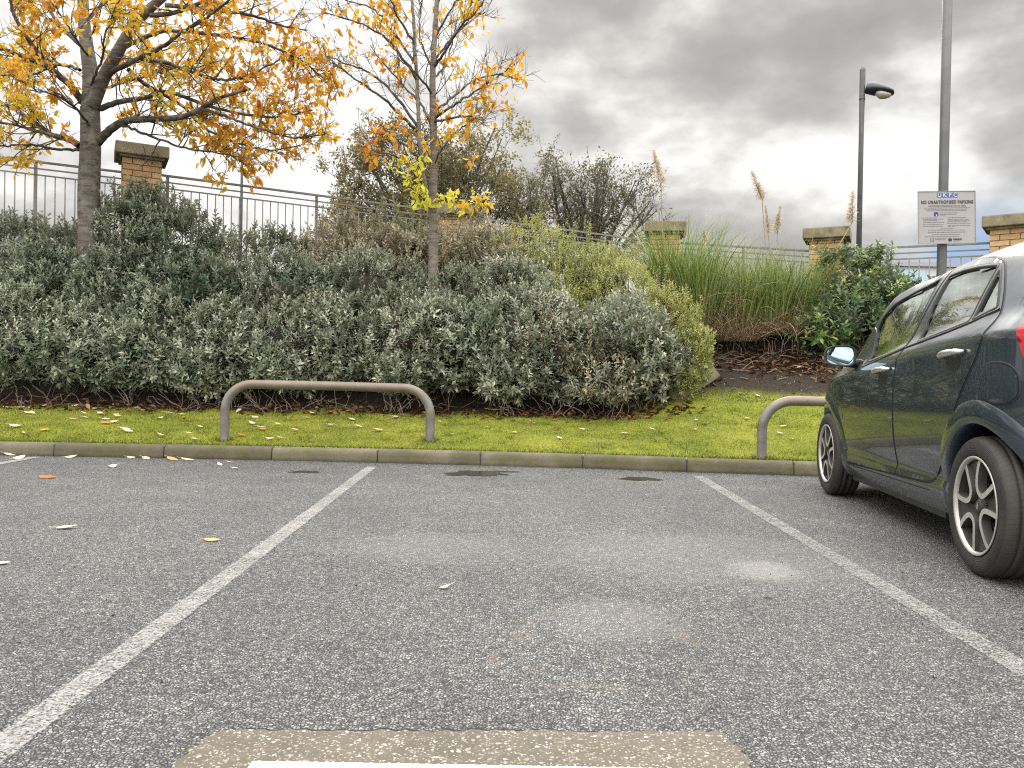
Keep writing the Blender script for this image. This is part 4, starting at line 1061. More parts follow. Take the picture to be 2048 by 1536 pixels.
def keep2(p, m):
    q = min(np.linalg.norm((p - c) * [1, .55, 1]) / r for c, r, t in CLW)
    return m if q < 1 and g.uniform() < .9 else (1 if g.uniform() < .10 else 0)
def tint2(p):
    q = min(CLW, key=lambda a: np.linalg.norm(p - a[0]) / a[1]); return q[2]
for c, r, t in CLW:     # short shoots that carry the leaf tufts
    for k in range(17 if t > .6 else 9):
        tr.sites.append(np.linspace(c + g.normal(0, r * .42, 3), c + g.normal(0, r * .5, 3), 4)[:, :] * 1.0)
V, T, W = hang(tr.sites, g, 1.9, .088, tint2, keep2)
link('crown', np_mesh('slender_crown', V - base, T, tint=W), M_AUT2, root)
print('tree2', len(tr.paths), len(V) // 11)

# ---- bushy trees beyond the railings
M_BACK1 = leaf_mat('dull_olive_leaf', [(0, (.04, .038, .018)), (.4, (.15, .13, .055)), (.7, (.28, .235, .085)), (1, (.42, .34, .11))], rough=.55, trans=.45)
M_BACK2 = leaf_mat('brown_small_leaf', [(0, (.045, .042, .024)), (.5, (.155, .138, .075)), (1, (.32, .27, .12))], rough=.6, trans=.4)
def bushy(name, label, px, py0, Y, stems, H, spread, nleaf, size, mat, seed, sparse=0.0, tone=.45, gz=1.9, shape=None, sec_n=9):
    tr = Tree(seed); g = tr.g
    b = at(px, py0, Y); base = np.array([b.x, b.y, gz]); main = []
    for k in range(stems):
        a = g.uniform(0, 6.28); e = g.uniform(.25, 1.0)
        d = np.array([math.cos(a) * e * spread, math.sin(a) * e * spread * .8, H * (1 - .42 * e * e) * g.uniform(.85, 1.0)])
        P = spline([base + [g.normal(0, .15), g.normal(0, .15), 0], base + d * [.25, .25, .38] + g.normal(0, .06, 3), base + d * [.62, .62, .72] + g.normal(0, .08, 3), base + d], 6)
        tr.paths.append((P, np.linspace(.05 * H / 4, .012, len(P)))); main.append(P)
    sec = []
    for P in main: sec += tr.side(P, sec_n, .95 * H / 4, .014, .22, 1.0, .05, .9, .45)
    ter = []
    for P in sec: ter += tr.side(P, 4, .5 * H / 4, .007, .2, 1.0, .04, .9, .4, 1.0, 4)
    tr.twigs(ter, 2.2, .26, .004, .04)
    root = empty(name, tuple(base)); tag(root, label, 'tree', 'bushy trees beyond the railings')
    branch_mesh(name, tr.paths, base, M_BARK3, root)
    S = tr.sites; idx = g.integers(len(S), size=nleaf)
    t = g.uniform(.1, 1.05, nleaf)
    A = np.array([s_[0] for s_ in S])[idx]; B = np.array([s_[-1] for s_ in S])[idx]
    O = A + (B - A) * t[:, None] + g.normal(0, .05, (nleaf, 3))
    cl = vnoise(O[:, 0] * 1.4, O[:, 1] * 1.4, O[:, 2] * 1.4, seed)
    O = O[(cl > -.9 + sparse) | (g.uniform(size=nleaf) < .35)]; n = len(O)
    cl = vnoise(O[:, 0] * 1.1, O[:, 1] * 1.1, O[:, 2] * 1.1, seed + 3)
    V, T, W = place(leaf_tpl(.5, .2, .1, 2), O, g.normal(0, 1, (n, 3)) + [0, 0, .1], g.normal(size=(n, 3)), size * g.uniform(.6, 1.3, n), np.clip(tone + .2 * cl + g.normal(0, .14, n), 0, 1))
    link('crown', np_mesh(name + '_crown', V - base, T, tint=W), mat, root)
    return root
bushy('bushy_tree', 'dense dull-olive bushy tree behind the slender yellow-leaved tree, tallest of the trees beyond the railings', 890, 470, 17.5, 26, 4.75, 2.5, 36000, .072, M_BACK1, 61, .05, .5)
bushy('bushy_tree', 'half-bare brown bushy tree right of the dense one, beyond the railings', 1160, 470, 17.0, 22, 3.75, 1.9, 10000, .062, M_BACK2, 67, .0, .5, sec_n=12)
bushy('bushy_tree', 'thin brown-leaved bushy tree filling the gap between the dense and the half-bare ones', 1045, 470, 18.2, 14, 3.9, 1.5, 9000, .062, M_BACK2, 75, .0, .55, sec_n=11)
bushy('bushy_tree', 'low bushy tree at the left foot of the dense one, beyond the railings', 725, 470, 16.5, 13, 2.9, 1.35, 11000, .066, M_BACK1, 71, .0, .62)
# ------------------------------------------------------------------ brick piers and railings along the top of the bank
def brick_mat():
    m, nt, out = new_mat('buff_brick'); co = coords(nt)
    # bricks wrapped round the pier: along = x on the front and back, y on the flanks
    geo = N(nt, 'ShaderNodeNewGeometry'); nrm = N(nt, 'ShaderNodeTexCoord').outputs['Normal']
    sp = N(nt, 'ShaderNodeSeparateXYZ', inp={0: co}); sn = N(nt, 'ShaderNodeSeparateXYZ', inp={0: nrm})
    fl = math_n(nt, 'GREATER_THAN', math_n(nt, 'ABSOLUTE', sn.outputs[0]), .5)
    u = math_n(nt, 'ADD', math_n(nt, 'MULTIPLY', sp.outputs[0], math_n(nt, 'SUBTRACT', 1.0, fl)), math_n(nt, 'MULTIPLY', sp.outputs[1], fl))
    u = math_n(nt, 'ADD', u, .225 + .1125 * 0)
    vec = N(nt, 'ShaderNodeCombineXYZ', inp={0: u, 1: sp.outputs[2]}).outputs[0]
    bt = N(nt, 'ShaderNodeTexBrick', offset=.5, offset_frequency=2, squash=1.0, inp={'Scale': 1.0, 'Mortar Size': .0055, 'Mortar Smooth': .1, 'Bias': 0.0, 'Brick Width': .225, 'Row Height': .075, 'Color1': (.50, .33, .17, 1), 'Color2': (.36, .235, .12, 1), 'Mortar': (.085, .065, .05, 1)})
    nt.links.new(vec, bt.inputs['Vector'])
    n1 = noise(nt, co, 30, 5, .7)
    c = mixc(nt, 1.0, bt.outputs['Color'], ramp(nt, n1, [(.25, (.70, .70, .70)), (.7, (1.15, 1.12, 1.08))]), 'MULTIPLY')
    b = N(nt, 'ShaderNodeBsdfPrincipled', inp={'Base Color': c, 'Roughness': .9, 'Specular IOR Level': .2})
    h_ = math_n(nt, 'ADD', math_n(nt, 'MULTIPLY', bt.outputs['Fac'], -1.0), math_n(nt, 'MULTIPLY', n1, .3))
    bn = N(nt, 'ShaderNodeBump', inp={'Strength': .8, 'Distance': .006, 'Height': h_}); nt.links.new(bn.outputs[0], b.inputs['Normal'])
    nt.links.new(b.outputs[0], out.inputs[0]); return m
M_BRICK = brick_mat()
m, nt, out = new_mat('weathered_cap_stone'); co = coords(nt)
n1 = noise(nt, co, 4.5, 6, .65); n2 = noise(nt, co, 40, 5, .7)
c = ramp(nt, n1, [(.30, (.075, .066, .045)), (.48, (.20, .17, .11)), (.75, (.34, .29, .19))])
c = mixc(nt, math_n(nt, 'MULTIPLY', n2, .35), c, (.10, .10, .06))
b = N(nt, 'ShaderNodeBsdfPrincipled', inp={'Base Color': c, 'Roughness': .9, 'Specular IOR Level': .2})
bn = N(nt, 'ShaderNodeBump', inp={'Strength': .5, 'Distance': .008, 'Height': n2}); nt.links.new(bn.outputs[0], b.inputs['Normal']); nt.links.new(b.outputs[0], out.inputs[0])
M_CAP = m
def pier(label, px, py_top, Y, rz, w=.45, capw=.62, caph=.145):
    p = at(px, py_top, Y); gz = tz1(p.x, p.y)
    root = empty('brick_pier', (p.x, p.y, gz), rz); tag(root, label, 'brick pier', 'buff brick piers of the railings')
    h_ = p.z - gz
    MB().box((0, 0, (h_ - caph - .3) / 2), (w, w, h_ - caph + .3)).build('brickwork', M_BRICK, root)
    cb = MB(); cb.box((0, 0, h_ - caph / 2 - .012), (capw, capw, caph), bev=.012)
    hw = capw / 2 - .004; zt = h_ - .013
    cb.add([(-hw, -hw, zt), (hw, -hw, zt), (hw, hw, zt), (-hw, hw, zt), (0, 0, zt + .035)], [(0, 1, 4), (1, 2, 4), (2, 3, 4), (3, 0, 4)])
    cb.box((0, 0, h_ - caph - .012 - .014), (w + .07, w + .07, .03))
    cb.build('cap_stone', M_CAP, root)
    return Vector((p.x, p.y, p.z))
P1 = pier('stone-capped buff brick pier behind the orange tree, left in the photo', 283, 297, 10.35, R(28))
P2 = pier('buff brick pier nearly hidden behind the slender tree and the hedge top', 905, 414, 12.0, R(4))
P3 = pier('brick pier half buried in the left pampas grass clump', 1331, 449, 12.3, R(-10))
P4 = pier('brick pier with a dark weathered cap, between pampas grass and lamp post', 1655, 460, 11.5, R(-25))
P5 = pier('brick pier rising behind the car roof at the right edge of the photo', 2024, 434, 10.4, R(-36))
P0 = Vector((-9.1, 9.9, P1.z + .12)); P6 = Vector((8.6, 9.2, P5.z + .05))
M_RAIL = simple('galvanised_railing', (.16, .15, .14), .55, .55, .2, 20)
def rail_panel(label, A, B, za, zb, pitch=.118, posts=(.5,), H=1.25):
    """railing between two piers: three rails, upright bars and posts"""
    a = Vector((A.x, A.y, 0)); b = Vector((B.x, B.y, 0)); d = (b - a); L = d.length; t = d.normalized()
    a = a + t * .2; L -= .4
    root = empty('railing_panel', (a.x, a.y, za - H), math.atan2(t.y, t.x)); tag(root, label, 'railing', 'steel railings between the brick piers')
    k = (zb - za) / L; z0 = H
    for dz, w in ((0, .026), (-.085, .018), (-.165, .018), (-H + .12, .022)):
        mb = MB(); ang = math.atan(k)
        mb.box((L / 2, 0, z0 + dz + k * L / 2), (L / math.cos(ang), .012 if dz else .03, w), Matrix.Rotation(-ang, 3, 'Y')); mb.build('rail', M_RAIL, root)
    n = int(L / pitch); n = min(n, 92)
    me = MB().tube([(0, 0, 0), (0, 0, H - .165 - .10)], .0075, 8).mesh('bar')
    for i in range(1, n):
        x = L * i / n
        o = link('bar', me, None if i > 1 else M_RAIL, root); o.location = (x, 0, .105 + k * x)
    for f in posts:
        mb = MB(); mb.box((L * f, 0, (z0 + .3) / 2 - .3 + k * L * f), (.04, .012, z0 + .3)); mb.build('post', M_RAIL, root)
def topz(px, py, A, B):
    """height of the railing seen at a pixel, on the vertical plane through A and B"""
    d = ray(px, py); n = Vector((-(B.y - A.y), B.x - A.x, 0)); o = Vector((0, 0, CAM_H))
    s = n.dot(A - o) / n.dot(d); return (o + d * s).z
def panel(label, A, B, pxa, pya, pxb, pyb, **kw):
    za = topz(pxa, pya, A, B); zb = topz(pxb, pyb, A, B)
    # extrapolate to the ends of the panel
    n = Vector((-(B.y - A.y), B.x - A.x, 0)); o = Vector((0, 0, CAM_H)); t = Vector((B.x - A.x, B.y - A.y, 0)); L = t.length; t = t / L
    def along(px, py):
        d = ray(px, py); s = n.dot(A - o) / n.dot(d); q = o + d * s; return (Vector((q.x - A.x, q.y - A.y, 0))).dot(t)
    sa, sb_ = along(pxa, pya), along(pxb, pyb); k = (zb - za) / (sb_ - sa)
    rail_panel(label, A, B, za + k * (.2 - sa), za + k * (L - .2 - sa), **kw)
panel('steel railing left of the left brick pier, behind the orange tree trunk', P0, P1, 10, 316, 225, 342, posts=(.33, .72))
panel('long steel railing sloping from the left pier to behind the slender tree', P1, P2, 335, 352, 800, 412, pitch=.10, posts=(.03, .53))
panel('steel railing below the bare bushy trees, half hidden by the hedge crown', P2, P3, 980, 440, 1240, 474, posts=(.4,))
panel('steel railing behind the pampas grass plumes', P3, P4, 1390, 488, 1600, 501, posts=(.5,))
panel('steel railing behind the sign pole, in front of the low pale building', P4, P5, 1700, 499, 1960, 487, posts=(.32,))
panel('steel railing running off the right edge of the photo', P5, P6, 2045, 484, 2200, 480, posts=(.5,))
# ------------------------------------------------------------------ the parked hatchback (local frame: y forward from the rear axle, z up, left side at -x)
CARX, CARY, CART = 2.713, 3.231, .1316
f_zb = pchip([-.55, -.3, 0, .4, .76, 1.01, 1.49, 1.9, 2.2, 2.5, 2.75, 2.95, 3.08], [.98, 1.005, 1.0, .975, .95, .925, .888, .855, .825, .765, .68, .575, .46])
f_zc = pchip([-.53, -.505, -.47, -.42, -.36, -.31, -.1, .3, .6, .9, 1.15, 1.4, 1.6, 1.8, 2.0, 2.2, 2.3, 2.45, 2.65, 2.8, 2.92, 3.0, 3.05, 3.08],
             [1.0, 1.05, 1.17, 1.32, 1.405, 1.428, 1.462, 1.484, 1.487, 1.476, 1.452, 1.405, 1.335, 1.235, 1.115, .988, .945, .905, .845, .785, .715, .645, .575, .48])
f_wl = pchip([.15, .20, .24, .27, .31, .355, .42, .5, .6, .7, .8, .9, 1.0], [.69, .725, .745, .755, .757, .746, .760, .774, .785, .790, .789, .784, .782])
g_roof = pchip([0, .08, .19, .38, .57, .75, .87, .93, .97, 1], [1, .965, .912, .855, .797, .73, .66, .58, .44, 0])
g_box = pchip([0, .1, .25, .5, .75, .86, .92, .955, .985, 1], [1, .95, .905, .868, .832, .805, .765, .68, .48, 0])
g_hood = pchip([0, .3, .6, .8, .92, 1], [1, .97, .90, .78, .55, 0])
def plan(u, z):
    uf = np.interp(z, [.15, .3, .55, .65, .72, .8, 1.0], [3.04, 3.078, 3.078, 3.06, 3.03, 3.02, 3.02])
    tf = np.clip((u - 1.9) / (uf - 1.9), 0, 1); tr_ = np.clip((.2 - u) / .735, 0, 1)
    return (1 - tf ** 3.4) ** (1 / 3.4) * (1 - tr_ ** 3.3) ** (1 / 3.3)
def half(u, z):
    """half width of the body at station u and height z"""
    u = np.asarray(u, float); z = np.asarray(z, float)
    zb = f_zb(u); zc = np.maximum(f_zc(u), zb + .02)
    lo = f_wl(np.minimum(z, zb) + (.95 - zb) * np.clip((z - .5) / .45, 0, 1) * 0) * plan(u, np.minimum(z, zb))
    fr = np.clip((z - zb) / (zc - zb), 0, 1)
    a = sstep(1.05, 1.6, u); b = sstep(2.1, 2.35, u)
    gg = g_roof(fr) * (1 - a) + g_box(fr) * a; gg = gg * (1 - b) + g_hood(fr) * b
    return np.where(z <= zb, lo, lo * gg)
US = np.unique(np.concatenate([-.533 + .34 * (1 - np.cos(np.linspace(0, np.pi / 2, 16))), np.arange(-.19, 2.5, .022), 3.074 - .6 * (1 - np.sin(np.linspace(0, np.pi / 2, 34)))]))
FL = np.linspace(0, 1, 26); FU = np.array([0, .04, .08, .13, .19, .25, .32, .38, .45, .51, .57, .63, .69, .75, .79, .83, .86, .88, .90, .925, .945, .96, .972, .982, .99, .996, 1.0])
ZL = .185
def section(u):
    zb = float(f_zb(u)); zc = max(float(f_zc(u)), zb + .02)
    zz = np.concatenate([ZL + (zb - ZL) * FL, zb + (zc - zb) * FU[1:]])
    return zz
NK = len(FL) + len(FU) - 1
GU = np.repeat(US[:, None], NK, 1); GZ_ = np.stack([section(u) for u in US])
GH = half(GU, GZ_)
M_CARPAINT, nt, out = new_mat('dark_slate_car_paint')
co = coords(nt)
fl_ = N(nt, 'ShaderNodeTexVoronoi', feature='F1', inp={'Scale': 900.0}); nt.links.new(co, fl_.inputs['Vector'])
b = N(nt, 'ShaderNodeBsdfPrincipled', inp={'Base Color': (.010, .016, .021, 1), 'Roughness': .40, 'Metallic': .25, 'Coat Weight': 1.0, 'Coat Roughness': .03, 'Coat IOR': 1.62})
dust = noise(nt, co, 5, 5, .65)
pc_ = ramp(nt, dust, [(.3, (.010, .020, .033)), (.75, (.018, .029, .043))])
szc = N(nt, 'ShaderNodeSeparateXYZ', inp={0: co}).outputs[2]
grime = N(nt, 'ShaderNodeMapRange', interpolation_type='SMOOTHSTEP', inp={0: math_n(nt, 'ADD', szc, math_n(nt, 'MULTIPLY', noise(nt, co, 3.5, 6, .7), .22)), 1: .62, 2: .26, 3: 0.0, 4: .5}).outputs[0]
pc_ = mixc(nt, grime, pc_, (.060, .062, .060))
nt.links.new(pc_, b.inputs['Base Color']); nt.links.new(math_n(nt, 'SUBTRACT', 1.0, math_n(nt, 'MULTIPLY', grime, .8)), b.inputs['Coat Weight'])
nt.links.new(math_n(nt, 'ADD', math_n(nt, 'MULTIPLY', dust, .05), .01), b.inputs['Coat Roughness'])
nt.links.new(b.outputs[0], out.inputs[0])
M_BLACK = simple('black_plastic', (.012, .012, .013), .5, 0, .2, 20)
M_RUBBER = simple('seal_rubber', (.008, .008, .009), .65, 0, .2, 20)
M_CHROME = simple('satin_silver', (.62, .62, .60), .22, .85, .05, 20)
m, nt, out = new_mat('tinted_window_glass')
lw_ = N(nt, 'ShaderNodeLayerWeight', inp={'Blend': .5}); fr = N(nt, 'ShaderNodeMath', operation='MULTIPLY_ADD', inp={0: math_n(nt, 'POWER', lw_.outputs['Facing'], 1.5), 1: .90, 2: .06})
gl = N(nt, 'ShaderNodeBsdfGlossy', inp={'Roughness': .012, 'Color': (.95, 1, .97, 1)}); tp = N(nt, 'ShaderNodeBsdfTransparent', inp={'Color': (.60, .70, .64, 1)})
mx = N(nt, 'ShaderNodeMixShader', inp={0: fr.outputs[0], 1: tp.outputs[0], 2: gl.outputs[0]}); nt.links.new(mx.outputs[0], out.inputs[0]); M_GLASS = m

car = empty('hatchback_car', (CARX, CARY, 0), -CART)
tag(car, 'dark slate hatchback parked nose to the kerb at the right edge', 'car')

def in_poly(x, y, poly):
    x = np.asarray(x); y = np.asarray(y); r = np.zeros(x.shape, bool); n = len(poly)
    for i in range(n):
        (x1, y1), (x2, y2) = poly[i], poly[(i + 1) % n]
        c = ((y1 > y) != (y2 > y)) & (x < (x2 - x1) * (y - y1) / (y2 - y1 + 1e-12) + x1); r ^= c
    return r
def dens(poly, step=.03):
    o = []
    for i in range(len(poly)):
        a = np.array(poly[i]); b = np.array(poly[(i + 1) % len(poly)]); k = max(1, int(math.ceil(np.linalg.norm(b - a) / step)))
        o += [tuple(a + (b - a) * j / k) for j in range(k)]
    return o
def roundp(poly, r=.03, k=4):
    o = []; n = len(poly)
    for i in range(n):
        p = np.array(poly[i]); a = np.array(poly[i - 1]); b = np.array(poly[(i + 1) % n])
        la, lb = np.linalg.norm(a - p), np.linalg.norm(b - p); rr = min(r, la * .45, lb * .45)
        p0 = p + (a - p) / la * rr; p1 = p + (b - p) / lb * rr
        for t in np.linspace(0, 1, k): o.append(tuple((1 - t) ** 2 * p0 + 2 * t * (1 - t) * p + t * t * p1))
    return o
def inset(poly, d):
    """shrink a polygon by d (positive = inwards)"""
    P = np.array(poly); area = .5 * np.sum(P[:, 0] * np.roll(P[:, 1], -1) - np.roll(P[:, 0], -1) * P[:, 1]); s = 1 if area > 0 else -1
    e = np.roll(P, -1, 0) - P; e = e / np.maximum(np.linalg.norm(e, axis=1, keepdims=True), 1e-9); nn = np.stack([-e[:, 1], e[:, 0]], -1) * s
    v = unit(nn + np.roll(nn, 1, 0)); c = np.maximum((v * nn).sum(1, keepdims=True), .35)
    return [tuple(p) for p in P + v * d / c]
def surf_n(u, z):
    e = .004
    du = (half(u + e, z) - half(u - e, z)) / (2 * e); dz = (half(u, z + e) - half(u, z - e)) / (2 * e)
    n = np.stack([np.ones_like(du), -du, -dz], -1); return unit(n)        # for the +x side
def on_body(uz, off, side):
    uz = np.asarray(uz, float); u, z = uz[:, 0], uz[:, 1]
    n = surf_n(u, z); P = np.stack([half(u, z), u, z], -1) + n * np.reshape(off, (-1, 1)) if np.ndim(off) else np.stack([half(u, z), u, z], -1) + n * off
    P = P.copy(); n = n.copy(); P[:, 0] *= side; n[:, 0] *= side
    return P, n
def panel_mesh(name, poly, off, side, holes=(), flange=.02, step=.03, grid=.028, offf=None):
    """a piece of the body skin cut to an outline given in side view, with turned-in edges"""
    loops = [dens(poly, step)] + [dens(h, step) for h in holes]
    pts = []; edges = []
    for lp in loops:
        b = len(pts); pts += lp; edges += [(b + i, b + (i + 1) % len(lp)) for i in range(len(lp))]
    nb = len(pts)
    P = np.array(poly); xs = np.arange(P[:, 0].min(), P[:, 0].max(), grid); ys = np.arange(P[:, 1].min(), P[:, 1].max(), grid)
    XX, YY = np.meshgrid(xs, ys); XX = XX.ravel() + .003; YY = YY.ravel() + .002
    k = in_poly(XX, YY, inset(loops[0], grid * .4))
    for h in holes: k &= ~in_poly(XX, YY, inset(dens(h, step), -grid * .4))
    pts = pts + list(zip(XX[k], YY[k]))
    vs, _, fs, _, _, _ = delaunay_2d_cdt([Vector(p) for p in pts], edges, [], 0, 1e-6)
    A = np.array([tuple(v) for v in vs]); F = np.array([tuple(f) for f in fs if len(f) == 3])
    c = A[F].mean(1); keep = in_poly(c[:, 0], c[:, 1], loops[0])
    for h in loops[1:]: keep &= ~in_poly(c[:, 0], c[:, 1], h)
    F = F[keep]
    o = off if offf is None else off + offf(A[:, 0], A[:, 1])
    Pv, n = on_body(A, o, side)
    a2 = A[F[:, 1]] - A[F[:, 0]]; b2 = A[F[:, 2]] - A[F[:, 0]]
    cr = a2[:, 0] * b2[:, 1] - a2[:, 1] * b2[:, 0]
    F = np.where((cr * side > 0)[:, None], F, F[:, ::-1])    # outward winding
    V = [tuple(p) for p in Pv]; Fs = [tuple(f) for f in F]; nn = list(n)
    if flange:
        cnt = {}
        for f in Fs:
            for i in range(3):
                e = (f[i], f[(i + 1) % 3]); cnt[tuple(sorted(e))] = cnt.get(tuple(sorted(e)), []) + [e]
        mp = {}
        for key, es in cnt.items():
            if len(es) == 1:
                i, j = es[0]
                for q in (i, j):
                    if q not in mp:
                        mp[q] = (len(V), len(V) + 1)
                        V.append(V[q]); nn.append(n[q]); V.append(tuple(Pv[q] - n[q] * flange)); nn.append(n[q])
                Fs.append((mp[j][0], mp[i][0], mp[i][1], mp[j][1]))
    me = bpy.data.meshes.new(name); me.from_pydata(V, [], Fs); me.polygons.foreach_set('use_smooth', [True] * len(Fs)); me.update()
    return me
def ribbon(name, poly, off, w, side, mat, parent, closed=True, h=.003):
    """thin raised strip along an outline on the skin"""
    L = np.array(dens(poly, .02)) if closed else np.array(poly)
    t = np.gradient(L, axis=0) if not closed else np.roll(L, -1, 0) - np.roll(L, 1, 0)
    t = unit(t); q = np.stack([-t[:, 1], t[:, 0]], -1) * w / 2
    A, n = on_body(L + q, off, side); B, _ = on_body(L - q, off, side); Cc, _ = on_body(L, off + h, side)
    A0, _ = on_body(L + q, off - .012, side); B0, _ = on_body(L - q, off - .012, side)
    k = len(L); V = np.concatenate([A0, A, Cc, B, B0]); fs = []
    for i in range(k if closed else k - 1):
        j = (i + 1) % k
        for r in range(4): fs.append((r * k + i, r * k + j, (r + 1) * k + j, (r + 1) * k + i) if side > 0 else (r * k + j, r * k + i, (r + 1) * k + i, (r + 1) * k + j))
    me = bpy.data.meshes.new(name); me.from_pydata([tuple(v) for v in V], [], fs); me.polygons.foreach_set('use_smooth', [True] * len(fs)); me.update()
    return link(name, me, mat, parent)
def spl2(pts, k=6): 
    return [tuple(p[:2]) for p in spline([(a, b, 0) for a, b in pts], k)]

# outlines in side view, metres from the rear axle and above the road
FRAME_TOP = spl2([(1.925, 1.022), (1.739, 1.228), (1.55, 1.308), (1.315, 1.374), (1.1, 1.402), (.925, 1.411)])
FRAME_TOP2 = spl2([(.905, 1.411), (.70, 1.412), (.441, 1.391), (.25, 1.347), (.163, 1.298), (.05, 1.195), (-.02, 1.10), (-.035, 1.06)], 5)
F_DOOR = [(1.965, .272), (1.038, .302), (1.012, .595), (.990, .85), (.964, .998), (.938, 1.2), (.922, 1.40)] + FRAME_TOP[::-1][1:] + [(1.945, .96), (1.952, .90), (1.985, .80), (1.992, .636), (1.988, .42)]
R_DOOR = [(1.022, .302), (.60, .316), (.535, .327), (.49, .352), (.40, .425), (.295, .543), (.225, .640), (.17, .723), (.085, .82), (.005, .922), (-.028, .99), (-.036, 1.05)] + FRAME_TOP2[::-1][1:] + [(.91, 1.2), (.942, .998), (.970, .85), (.994, .595)]
F_WIN = roundp([(1.575, .926), (1.655, 1.13), (1.60, 1.195), (1.46, 1.268), (1.25, 1.325), (1.06, 1.360), (.992, 1.368), (.975, 1.2), (.972, .992), (1.25, .958)], .018)
R_WIN = roundp([(.80, 1.012), (.866, 1.20), (.872, 1.362), (.70, 1.366), (.50, 1.356), (.32, 1.338), (.258, 1.328), (.252, 1.078), (.5, 1.048)], .018)
Q_WIN = roundp([(.218, 1.084), (.222, 1.312), (.165, 1.268), (.09, 1.195), (.03, 1.122)], .012)
HOLES_U = [inset(p, .012) for p in (F_WIN, R_WIN, Q_WIN)]
ARCH = [(0.0, .30, .342), (2.40, .30, .335)]
# ---- body shell
SV, SF_, SG = [], [], []
nU = len(US)
for side in (-1, 1):
    b = len(SV)
    SV += [(side * GH[i, k], GU[i, k], GZ_[i, k]) for i in range(nU) for k in range(NK)]
    uc = .25 * (GU[:-1, :-1] + GU[1:, :-1] + GU[:-1, 1:] + GU[1:, 1:]); zc_ = .25 * (GZ_[:-1, :-1] + GZ_[1:, :-1] + GZ_[:-1, 1:] + GZ_[1:, 1:])
    cut = np.zeros(uc.shape, bool)
    for hpoly in HOLES_U: cut |= in_poly(uc, zc_, hpoly)
    for (cu, cz, cr) in ARCH: cut |= ((uc - cu) ** 2 + (zc_ - cz) ** 2 < cr ** 2)
    kk = np.arange(NK - 1)[None].repeat(nU - 1, 0); nl = len(FL) - 1
    frac = np.where(kk >= nl, FU[np.clip(kk - nl, 0, len(FU) - 1)], 0)
    front = (frac >= .90) & (uc > 1.30) & (uc < 2.2)
    rear = (frac >= .30) & (uc < -.335) & (uc > -.50) & (frac < 1.1) & (kk >= nl)
    for i in range(nU - 1):
        for k in range(NK - 1):
            if cut[i, k]: continue
            f = (b + i * NK + k, b + i * NK + k + 1, b + (i + 1) * NK + k + 1, b + (i + 1) * NK + k)
            SF_.append(f if side < 0 else f[::-1]); SG.append(1 if front[i, k] else 2 if rear[i, k] else 0)
for i, flip in ((0, False), (nU - 1, True)):       # close the tail and the nose across the middle
    for k in range(NK - 1):
        a_, b_ = i * NK + k, nU * NK + i * NK + k
        f = (a_, b_, b_ + 1, a_ + 1); SF_.append(f[::-1] if flip else f); SG.append(0)
def sub_mesh(name, faces):
    ids = sorted({i for f in faces for i in f}); mp = {v: j for j, v in enumerate(ids)}
    me = bpy.data.meshes.new(name); me.from_pydata([SV[i] for i in ids], [], [tuple(mp[i] for i in f) for f in faces])
    import bmesh
    bm = bmesh.new(); bm.from_mesh(me); bmesh.ops.remove_doubles(bm, verts=bm.verts[:], dist=.0008); bm.normal_update(); bm.to_mesh(me); bm.free()
    me.polygons.foreach_set('use_smooth', [True] * len(me.polygons)); me.update(); return me
body = link('body', sub_mesh('car_body', [f for f, s in zip(SF_, SG) if s == 0]), M_CARPAINT, car)
link('windscreen', sub_mesh('windscreen', [f for f, s in zip(SF_, SG) if s == 1]), M_GLASS, car)
link('rear_window', sub_mesh('rear_window', [f for f, s in zip(SF_, SG) if s == 2]), M_GLASS, car)
fb = MB(); fb.box((0, 1.2, .178), (1.44, 1.50, .03)); fb.box((0, 1.27, .21), (1.34, 3.3, .03)); fb.box((0, 2.4, .45), (.9, .7, .5)); fb.box((0, -.1, .42), (.95, .6, .4))  # first, lower box is added to deepen the shade under the car
fb.build('floor_pan_and_shade_box', M_BLACK, car)

